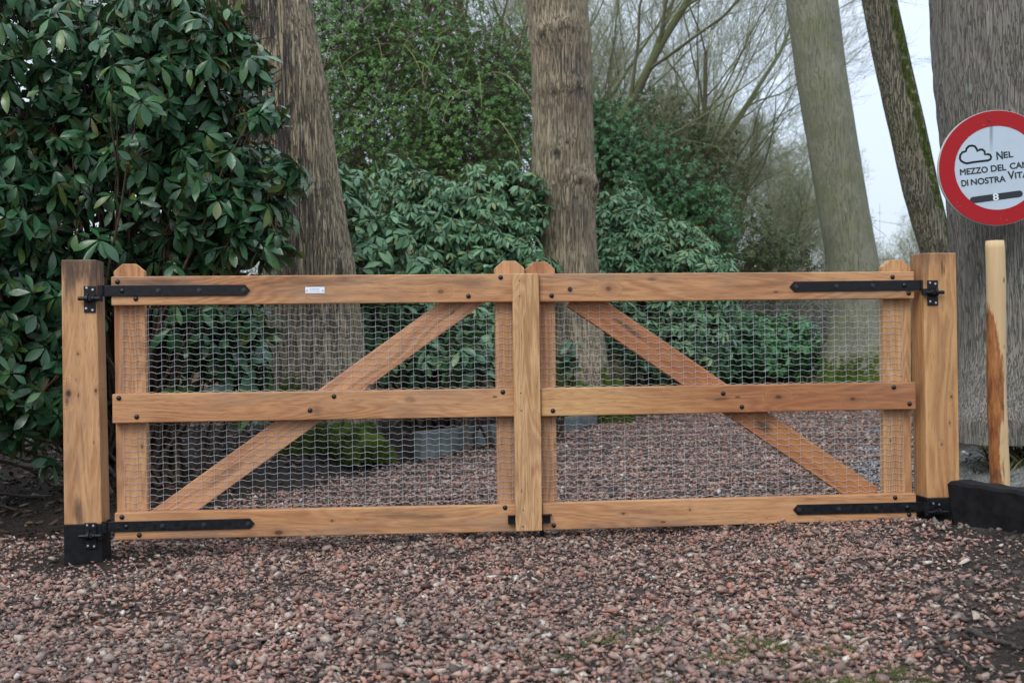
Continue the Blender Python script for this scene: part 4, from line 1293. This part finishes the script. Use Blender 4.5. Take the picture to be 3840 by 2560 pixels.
shrub('rhododendron', 'sprawling pale rhododendron right of the knotty trunk, sloping down to the right',
      [lobe(1420, 540, 14.4, 90, 0.7, 110), lobe(1500, 600, 14.2, 140, 0.8, 110), lobe(1600, 660, 13.9, 110, 0.7, 100), lobe(1440, 700, 13.8, 140, 0.7, 120), lobe(1560, 760, 13.8, 130, 0.7, 110)],
      2600, 0.10, 0.032, L_PALE, 14, stems=80, root=(1.9, 14.4), el=(-0.8, 0.15))
shrub('laurel_bush', 'low bright green bush seen through the mesh of the right leaf',
      [lobe(1790, 800, 15.5, 95, 0.6, 75), lobe(1700, 800, 15.2, 110, 0.7, 85), lobe(1590, 850, 14.8, 110, 0.5, 55)],
      1100, 0.105, 0.042, L_HOLLYB, 15, stems=40, root=(3.1, 15.4), up=0.5)
for lab, lb, n, sd_, rt in (('small leafy rhododendron shoot at the foot of the big leaning trunk', [lobe(545, 800, 6.9, 75, 0.25, 150)], 65, 31, (-1.75, 7.0)),
                        ('small leafy rhododendron shoot behind the inner end of the left leaf', [lobe(1080, 790, 8.9, 50, 0.25, 80)], 28, 32, (-0.35, 9.1)),
                        ('small glossy sprig against the mossy foot of the knotty trunk', [lobe(1300, 800, 9.0, 22, 0.1, 40)], 5, 33, (0.43, 9.9))):
    shrub('rhododendron_shoot', lab, lb, n, 0.135, 0.055, L_DARK, sd_, 'shrub', 'young rhododendron shoots', stems=8, root=rt, heads=0.0)

def holly(name, label, lobes, n, mat, seed, root, size=0.055, cat='tree', group=None, stems=50, arcs=0):
    o = shrub(name, label, lobes, n, size, size * 0.5, mat, seed, cat, group, stems=stems, root=root, up=0.35, el=(-0.9, 0.8), leaves=(8, 14), shell=(0.45, 1.08), seg=2, inside=0.42, spray=0.3, heads=0.0, lum=0.16)
    if arcs:                                # long pale shoots arching out of the crown
        r = np.random.default_rng(seed + 500)
        P, N = lobe_points(lobes, arcs, r, (0.9, 1.0), 0.6)
        k = N[:, 1] < 0.4
        T = Tubes(); org = np.array(o.location)
        for p, n_ in zip(P[k], N[k]):
            d = n_ * np.array([1, 1, 0.3]) + r.normal(0, 0.4, 3) + np.array([0, -0.3, 0.35])
            pts = [p - org]; L = r.uniform(0.7, 1.7)
            for _s in range(9):
                d = d + np.array([0, 0, -0.17]) + r.normal(0, 0.06, 3); d /= np.linalg.norm(d)
                pts.append(pts[-1] + d * L / 9)
            T.add(np.array(pts), np.linspace(0.007, 0.002, 10), 4)
        T.build('twigs', M_SHOOT, o)
    return o
holly('holly_tree', 'dense mid green holly standing between the big leaning trunk and the knotty trunk',
      [lobe(860, 300, 15.6, 190, 1.4, 330), lobe(1060, 330, 15.4, 200, 1.3, 290), lobe(800, 60, 16.0, 130, 1.0, 160), lobe(960, 60, 16.2, 190, 1.2, 150), lobe(1150, 200, 15.8, 110, 0.9, 140), lobe(960, 560, 15.2, 260, 1.0, 190), lobe(900, 400, 16.8, 260, 0.8, 130), lobe(1080, 420, 16.6, 170, 0.8, 150)],
      10500, L_HOLLY, 41, (-1.0, 16.2), size=0.042, arcs=160)
holly('holly_tree', 'darker evergreen showing behind the mid green holly',
      [lobe(880, 330, 20.5, 210, 1.0, 260), lobe(1080, 380, 20.5, 170, 1.0, 230), lobe(960, 560, 20.0, 240, 0.8, 150)],
      5200, L_HOLLY, 44, (-1.6, 20.5), size=0.06)
holly('holly_tree', 'bluish green holly right of the knotty trunk behind the pale rhododendron',
      [lobe(1430, 400, 17.6, 130, 1.1, 170), lobe(1540, 470, 17.4, 110, 1.0, 130), lobe(1620, 520, 17.2, 90, 0.9, 110), lobe(1500, 590, 17.0, 150, 0.9, 120), lobe(1370, 330, 18.0, 70, 0.8, 120)],
      5600, L_HOLLYB, 42, (2.0, 18.0), size=0.045)

L_OLIVE = leafmat('olive_leaf', [(0.0, (0.05, 0.07, 0.028)), (0.5, (0.085, 0.125, 0.045)), (1.0, (0.15, 0.19, 0.075))], 0.45, 0.4, 0.3)
holly('loose_evergreen', 'loose olive green evergreen beyond the bluish holly, left of the smooth leaning trunk',
      [lobe(1690, 560, 21.0, 120, 1.0, 120), lobe(1600, 400, 22.0, 130, 1.0, 130), lobe(1780, 610, 21.5, 90, 1.0, 80), lobe(1500, 300, 22.5, 120, 1.0, 110)],
      2300, L_OLIVE, 43, (3.4, 21.5), size=0.06)

# ---------------------------------------------------------------- bare trees
class Bare:
    def __init__(self, seed):
        self.r = np.random.default_rng(seed); self.T = Tubes(); self.W = Tubes()
    def grow(self, p, d, L, rad, lev, maxlev, kids, spread, up, curl=0.16):
        r = self.r
        n = 7 if lev < 2 else (5 if lev < 3 else 4)
        pts = [np.array(p, float)]; d = np.array(d, float); d /= np.linalg.norm(d)
        dirs = [d]
        for i in range(n):
            d = d + r.normal(0, curl, 3) + np.array([0, 0, up])
            d /= np.linalg.norm(d)
            pts.append(pts[-1] + d * L / n); dirs.append(d)
        tip = rad * (0.45 if lev < 1 else 0.3)
        (self.T if lev < 2 else self.W).add(np.array(pts), np.linspace(rad, tip, n + 1), 8 if lev == 0 else (5 if lev == 1 else 3))
        if lev >= maxlev: return
        k = kids[lev]
        for i in range(k):
            f = r.uniform(0.25 if lev else 0.32, 1.0)
            j = min(int(f * n), n - 1); t = f * n - j
            q = pts[j] * (1 - t) + pts[j + 1] * t
            dd = dirs[j + 1]
            s = r.normal(size=3); s -= s.dot(dd) * dd; s /= np.linalg.norm(s)
            a = r.uniform(*spread)
            nd = dd * math.cos(a) + s * math.sin(a)
            rr = (rad + (tip - rad) * f) * r.uniform(0.34, 0.54)
            self.grow(q, nd, L * r.uniform(0.42, 0.68) * (1.1 - 0.45 * f), max(rr, 0.0028), lev + 1, maxlev, kids, spread, up, curl)

def bare_tree_meshes(seed, H, rad, kids, maxlev, spread, up, lean=(0, 0), curl=0.16):
    B = Bare(seed)
    B.grow((0, 0, -0.1), (lean[0], lean[1], 1), H, rad, 0, maxlev, kids, spread, up, curl)
    def me(T, name):
        if not T.V: return None
        o = T.build(name, None)
        m = o.data; bpy.data.objects.remove(o); return m
    return me(B.T, 'trunk'), me(B.W, 'twigs')

def mossy_limb_mat():
    m, t, p = nt('mossy_limb'); g = G(t)
    n = g.noise(g.coord(), 4.0, 5, 0.7); f = g.noise(g.coord(), 60.0, 3, 0.7)
    gm = g.n('ShaderNodeNewGeometry'); sep = g.n('ShaderNodeSeparateXYZ'); g.l(gm.outputs['Normal'], sep.inputs[0])
    k = g.rng(g.m('ADD', g.m('MULTIPLY', sep.outputs[2], 0.35), n), 0.28, 0.60)
    c = g.mix(f, (0.10, 0.088, 0.066), (0.19, 0.165, 0.12))
    c = g.mix(g.m('MULTIPLY', k, 0.85), c, g.mix(f, (0.055, 0.075, 0.014), (0.15, 0.19, 0.04)))
    g.l(c, p.inputs[0]); p.inputs['Roughness'].default_value = 0.9
    g.bump(f, 0.6, 0.02, p)
    return m
M_LIMB = mossy_limb_mat()

BT = []
for sd_, H, rad, kids, ml_, spread, up, curl in ((61, 9.5, 0.12, (12, 8, 8, 6), 4, (0.5, 1.05), 0.04, 0.14), (62, 9.0, 0.075, (15, 8, 7, 6), 4, (0.28, 0.68), 0.07, 0.12),
                                      (63, 7.0, 0.09, (18, 9, 7, 5), 4, (0.3, 0.78), 0.06, 0.15), (64, 4.0, 0.05, (20, 9, 7, 5), 4, (0.35, 1.0), 0.06, 0.17)):
    a, b = bare_tree_meshes(sd_, H, rad, kids, ml_, spread, up, curl=curl)
    a.materials.append(M_LIMB); b.materials.append(M_TWIG)
    BT.append((a, b))

def bare(kind, fx, Y, rz, sc, label, group, name='bare_tree', mat2=None):
    P = atf(fx, 784, Y)
    o = empty(name, (P.x, Y, gh(P.x, Y)), rz)
    o.scale = (sc, sc, sc)
    tag(o, label, 'tree', group)
    put('trunk', BT[kind][0], o, (0, 0, 0)); put('twigs', BT[kind][1], o, (0, 0, 0))
    return o

# the nearer ones, each with its own place
bare(0, 1370, 21.0, 0.3, 0.85, 'bare mossy limbed tree rising just right of the knotty trunk', 'bare winter trees')
bare(1, 1440, 23.5, 2.1, 0.95, 'bare tree behind the bluish holly, second right of the knotty trunk', 'bare winter trees')
bare(2, 1540, 24.5, 4.0, 0.9, 'bare twiggy tree behind the end of the pale sloping rhododendron', 'bare winter trees')
bare(1, 1030, 24.0, 1.0, 1.15, 'bare tree behind the top of the mid green holly', 'bare winter trees')
bare(0, 1160, 23.0, 3.3, 1.05, 'bare forked tree just left of the top of the knotty trunk', 'bare winter trees')
far = [(0, 1310, 27, 5.1, 1.0), (2, 1420, 28, 0.8, 1.25), (2, 1500, 29, 2.6, 1.2), (2, 1585, 30, 1.9, 1.0), (2, 1640, 36, 3.4, 0.95), (1, 1390, 30, 0.5, 1.1), (3, 1660, 31, 5.0, 1.35), (3, 1600, 22, 0.2, 0.95), (3, 1690, 25, 2.0, 0.95), (3, 1760, 27, 3.2, 0.85), (3, 1830, 30, 1.2, 0.75),
       (3, 1730, 34, 4.1, 1.3), (3, 1650, 26, 5.6, 1.15), (3, 1880, 36, 0.6, 0.85), (3, 1800, 42, 2.9, 1.2), (2, 1850, 62, 2.2, 0.75), (2, 1940, 66, 3.0, 0.62), (2, 2040, 70, 0.4, 0.72), (2, 2085, 62, 1.7, 0.70), (2, 2130, 68, 4.4, 0.80), (2, 2200, 64, 3.9, 0.75), (2, 2010, 56, 5.2, 0.5), (3, 2060, 46, 2.9, 0.95),
       (3, 1930, 44, 1.1, 0.95), (1, 620, 30, 1.2, 1.1), (2, 480, 28, 3.1, 1.1), (2, 340, 30, 5.0, 1.2), (1, 200, 32, 0.1, 1.1), (2, 60, 30, 2.2, 1.1), (2, 820, 27, 2.7, 1.2), (2, 2300, 62, 0.9, 0.75)]
for kd, fx, Y, rz, sc in far:
    bare(kd, fx, Y, rz, sc, 'leafless grey brown tree in the far woodland', 'leafless trees of the far woodland')

# distant scrub closing the view under the trees
def scrub():
    r = np.random.default_rng(77)
    T = Tubes()
    for _ in range(5200):
        Y = r.uniform(24, 46); x = r.uniform(-0.45, 0.42) * Y
        if -0.02 * 0 + x > 0.34 * Y and Y < 26: continue
        z = gh(x, Y)
        h = r.uniform(0.8, 2.6) * (1.0 if x < 0.24 * Y else 0.75)
        p = np.array([x, Y, z]); d = np.array([r.normal(0, 0.35), r.normal(0, 0.35), 1.0])
        pts = [p, p + d * h * 0.5 + r.normal(0, 0.08, 3), p + d * h + r.normal(0, 0.2, 3)]
        T.add(pts, [0.016, 0.011, 0.005], 3)
        for _k in range(6):
            f = r.uniform(0.2, 1.0); q = p + d * h * f
            T.add([q, q + r.normal(0, 0.28, 3), q + r.normal(0, 0.45, 3) + np.array([0, 0, 0.2])], [0.008, 0.006, 0.004], 3)
    o = T.build('brushwood', M_TWIGF)
    tag(o, 'grey brown leafless brushwood along the far edge of the wood', 'brushwood', kind='stuff')
scrub()

# ---------------------------------------------------------------- ground litter, grass, moss, twigs
def clods():
    r = np.random.default_rng(66)
    n = 26000
    X = r.uniform(0.6, 4.0, n); Y = r.uniform(2.6, 7.5, n)
    dr = -sdist(X, Y, EDGE_R); dl = sdist(X, Y, EDGE_L)
    k = (dr > -0.1) & (X < 0.5 * Y)
    X2 = r.uniform(-3.2, -0.2, n // 2); Y2 = r.uniform(4.6, 9.5, n // 2)
    k2 = (sdist(X2, Y2, EDGE_L) > -0.15) & (X2 > -0.5 * Y2)
    kf = k & (Y < 4.75) & (r.uniform(0, 1, n) < 0.8); k = k & (Y >= 4.75)
    for nm, lab, x, y, cols in (('front_soil_clods', 'dark crumbly earth at the lower right of the foreground', X[kf], Y[kf], [(0.3, (0.03, 0.025, 0.021)), (0.7, (0.10, 0.082, 0.068))]),
                                ('sand_clods', 'crumbly grey sand on the bank at the right', X[k], Y[k], [(0.3, (0.085, 0.083, 0.074)), (0.7, (0.23, 0.226, 0.20))]),
                                ('soil_clods', 'dark crumbly earth of the planting bed at the left', X2[k2], Y2[k2], [(0.3, (0.012, 0.009, 0.007)), (0.7, (0.045, 0.035, 0.028))])):
        s_ = np.exp(r.normal(0, 0.55, len(x))) * 0.0075
        pos = np.stack([x, y, ground_h(x, y) + s_ * 0.1], -1)
        V, Fq = scatter(stone_variants(10), pos, np.clip(s_, 0.003, 0.028), rot_mats(len(x), r), r)
        m, t, p = nt(nm); g = G(t)
        g.l(g.ramp(g.noise(g.coord(), 9.0, 6, 0.75), cols), p.inputs[0])
        p.inputs['Roughness'].default_value = 0.95; p.inputs['Specular IOR Level'].default_value = 0.1
        o = mesh_obj(nm, V, Fq, m)
        tag(o, lab, 'soil', kind='stuff')
clods()

def litter():
    r = np.random.default_rng(88)
    n = 13000
    Y = np.concatenate([r.uniform(4.9, 12, n // 2), r.uniform(12, 24, n // 2)])
    X = r.uniform(-0.5, 0.5, n) * Y
    dl = sdist(X, Y, EDGE_L); dr = -sdist(X, Y, EDGE_R)
    pr = np.where(dl > 0.1, 0.95, 0.0) + np.where((dr > 0.25) & (Y > 6.3), 0.3, 0.0) + np.where(Y > 13.5, 0.9, 0.0) + 0.006
    k = r.uniform(0, 1, n) < pr
    X, Y = X[k], Y[k]
    leafs = []
    for s in range(6):
        t = np.linspace(0, 1, 4); w = np.array([0.1, 0.5, 0.42, 0.05]) * r.uniform(0.5, 0.9)
        P = []
        cu = r.uniform(-0.5, 0.5)
        for a, b in zip(t, w): P += [(a - 0.5, -b * 0.6, cu * (a - 0.5) ** 2 + 0.15 * b), (a - 0.5, b * 0.6, cu * (a - 0.5) ** 2 + r.uniform(-0.1, 0.25) * b)]
        leafs.append((np.array(P), np.array([(2 * i, 2 * i + 2, 2 * i + 3, 2 * i + 1) for i in range(3)])))
    ax = np.stack([r.normal(0, 0.35, len(X)), r.normal(0, 0.35, len(X)), np.ones(len(X))], -1)
    pos = np.stack([X, Y, ground_h(X, Y) + 0.010], -1)
    V, Fq = scatter(leafs, pos, r.uniform(0.03, 0.07, len(X)), frames(ax, r), r)
    m = leafmat('dead_leaf', [(0.0, (0.03, 0.018, 0.012)), (0.5, (0.065, 0.034, 0.021)), (0.85, (0.11, 0.057, 0.032)), (1.0, (0.19, 0.12, 0.07))], 0.6, 0.3, 0.0)
    o = mesh_obj('leaf_litter', V, Fq, m, None, True)
    tag(o, 'brown fallen leaves scattered over the earth under the trees', 'leaf litter', kind='stuff')
litter()

def blades(name, label, X, Y, hgt, mat, seed, lean=0.5, wd=0.004, zoff=0.0):
    r = np.random.default_rng(seed)
    n = len(X)
    var = []
    for s in range(6):
        b = r.uniform(0.1, 0.9)
        t = np.array([0, 0.5, 1.0]); w = np.array([1.0, 0.75, 0.1])
        P = []
        for a, q in zip(t, w): P += [(b * a * a, -q, a * (1 - 0.25 * b * a)), (b * a * a, q, a * (1 - 0.25 * b * a))]
        P = np.array(P); P[:, 1] *= wd / 0.06
        var.append((P, np.array([(0, 2, 3, 1), (2, 4, 5, 3)])))
    ax = np.stack([r.normal(0, lean, n), r.normal(0, lean, n), np.ones(n)], -1)
    pos = np.stack([X, Y, ground_h(X, Y) - 0.004 + zoff], -1)
    V, Fq = scatter(var, pos, hgt * r.uniform(0.5, 1.3, n), frames(ax, r), r)
    o = mesh_obj(name, V, Fq, mat, None, True)
    tag(o, label, 'grass' if 'grass' in name else 'moss', kind='stuff')
    return o

GRASS = leafmat('grass_blade', [(0.0, (0.035, 0.048, 0.015)), (0.35, (0.07, 0.08, 0.03)), (0.65, (0.15, 0.125, 0.065)), (1.0, (0.26, 0.19, 0.115))], 0.6, 0.3, 0.2)
GMOSS = leafmat('front_moss_blade', [(0.0, (0.045, 0.062, 0.014)), (0.5, (0.09, 0.12, 0.024)), (1.0, (0.17, 0.19, 0.055))], 0.8, 0.2, 0.15)
MOSSM = leafmat('moss_blade', [(0.0, (0.022, 0.036, 0.006)), (0.5, (0.06, 0.095, 0.010)), (1.0, (0.13, 0.17, 0.018))], 0.8, 0.2, 0.15)
r_ = np.random.default_rng(91)
X = r_.uniform(0.0, 0.42, 26000); Y = r_.uniform(13.4, 30, 26000); X = X * Y
kk = r_.uniform(0, 1, 26000) < (0.35 + 0.65 * (lump(X, Y, 1.1) > -0.1))
blades('far_grass', 'rough yellow green grass beyond the gravel at the right', X[kk], Y[kk], 0.13, GRASS, 92, 0.45, 0.006)
X = r_.uniform(1.7, 3.6, 12000); Y = r_.uniform(5.6, 8.5, 12000)
kk = (r_.uniform(0, 1, 12000) < 0.7) & (-sdist(X, Y, EDGE_R) > 0.35) & (lump(X, Y, 3.0) > -0.15) & (Y > 5.95)
blades('bank_grass', 'thin dry grass on the sandy bank at the foot of the signed tree', X[kk], Y[kk], 0.12, GRASS, 93, 0.5, 0.003)

def moss_mound(label, cx, cy, rx, ry, rz, n, seed):
    """cushion of moss: soft mound covered with short blades, one mesh"""
    r = np.random.default_rng(seed)
    V = []; nu, nv = 40, 14
    z0 = gh(cx, cy) - 0.02
    for j in range(nv):
        t = j / (nv - 1) * math.pi / 2
        for i in range(nu):
            a = 2 * math.pi * i / nu
            k_ = 1 + 0.42 * mnoise.noise(Vector((math.cos(a) * 1.8 + seed, math.sin(a) * 1.8, t * 2)))
            V.append((rx * math.cos(t) * math.cos(a) * k_, ry * math.cos(t) * math.sin(a) * k_, rz * math.sin(t) * k_))
    Fm = [(j * nu + i, j * nu + (i + 1) % nu, (j + 1) * nu + (i + 1) % nu, (j + 1) * nu + i) for j in range(nv - 1) for i in range(nu)]
    V = np.array(V)
    d = r.normal(size=(n, 3)); d[:, 2] = np.abs(d[:, 2]); d /= np.linalg.norm(d, axis=1)[:, None]
    kk_ = np.array([1 + 0.42 * mnoise.noise(Vector((q[0] * 1.8 + seed, q[1] * 1.8, math.asin(q[2]) * 2))) for q in d])
    p = d * np.array([rx, ry, rz]) * (kk_ * 0.98)[:, None]
    var = [(np.array([(0, -0.10, 0), (0, 0.10, 0), (0.35, 0.015, 1.0), (0.35, -0.015, 1.0)]), np.array([(0, 1, 2, 3)]))]
    nn = d / np.array([rx, ry, rz]); nn /= np.linalg.norm(nn, axis=1)[:, None]
    V2, F2 = scatter(var, p, r.uniform(0.014, 0.05, n), frames(nn + r.normal(0, 0.45, (n, 3)), r), r)
    VV = np.concatenate([V, V2]); FF = np.concatenate([np.array(Fm), F2 + len(V)])
    o = mesh_obj('moss_cushion', VV, FF, MOSSM, None, False, loc=(cx, cy, z0))
    tag(o, label, 'moss cushion', 'moss cushions at the tree feet')
def mp(fx, Y): return atf(fx, 784, Y).x
moss_mound('large bright moss cushion at the foot of the big leaning trunk', mp(805, 7.95), 7.95, 0.26, 0.20, 0.21, 9000, 1)
moss_mound('small moss lump left of the big leaning trunk', mp(668, 8.0), 7.9, 0.13, 0.12, 0.42, 3500, 2)
moss_mound('moss cushion on the left foot of the knotty trunk', mp(1305, 11.6), 11.62, 0.24, 0.16, 0.33, 5000, 3)
moss_mound('moss cushion on the right foot of the knotty trunk', mp(1405, 11.7), 11.75, 0.18, 0.14, 0.40, 4000, 4)
moss_mound('flat moss patch at the gravel edge behind the right leaf brace', mp(1700, 13.6), 13.6, 0.40, 0.2, 0.20, 4000, 5)
moss_mound('dark moss mound at the foot of the smooth grey green trunk', mp(1965, 14.7), 14.7, 0.42, 0.26, 0.30, 5000, 6)
# thin moss between the stones in the foreground
X = r_.uniform(0.0, 0.95, 26000); Y = r_.uniform(2.7, 3.3, 26000)
kk = lump(X, Y, 5.0) + 0.6 * lump(X, Y, 11) + (3.0 - Y) * 0.9 + r_.normal(0, 0.35, 26000) > 0.75
blades('ground_moss', 'thin green moss between the stones at the front', X[kk], Y[kk], 0.017, GMOSS, 94, 0.6, 0.004, 0.009)

def fallen_twig(label, pts, rad, group='fallen twigs'):
    T = Tubes()
    P = [at(x * 1.63265, y * 1.63265, 1) for x, y in pts]
    out = []
    for (x, y) in pts:
        d = ray(x * 1.63265, y * 1.63265)
        t = 4.0
        for _ in range(30):
            q = Vector((0, 0, CAMZ)) + d * t
            t += (q.z - gh(q.x, q.y) - 0.012) / max(0.05, -d.z) * 0.8
        q = Vector((0, 0, CAMZ)) + d * t
        out.append((q.x, q.y, q.z))
    out = np.array(out)
    # smooth it a little
    f = np.linspace(0, len(out) - 1, len(out) * 4)
    o2 = np.stack([np.interp(f, np.arange(len(out)), out[:, i]) for i in range(3)], -1)
    o2[1:-1] += np.random.default_rng(len(label)).normal(0, 0.003, o2[1:-1].shape)
    c = o2.mean(0)
    T.add(o2 - c, np.linspace(rad, rad * 0.55, len(o2)), 6)
    o = T.build('fallen_twig', plain('dark_twig', (0.04, 0.032, 0.026), 0.8, 0, 0.3, 0.4, 40))
    o.location = c
    tag(o, label, 'twig', group)
fallen_twig('thick dark twig lying at the right edge of the foreground', [(2222, 1448), (2265, 1462), (2310, 1476), (2350, 1492)], 0.009)
fallen_twig('long thin twig crossing the soil at lower right', [(2110, 1475), (2160, 1490), (2205, 1515), (2240, 1540)], 0.006)
fallen_twig('short twig along the bottom edge at right', [(1990, 1552), (2060, 1556), (2130, 1560)], 0.006)
fallen_twig('pale dry stalk on the gravel by the left gate post', [(308, 1288), (315, 1275), (322, 1262)], 0.002)
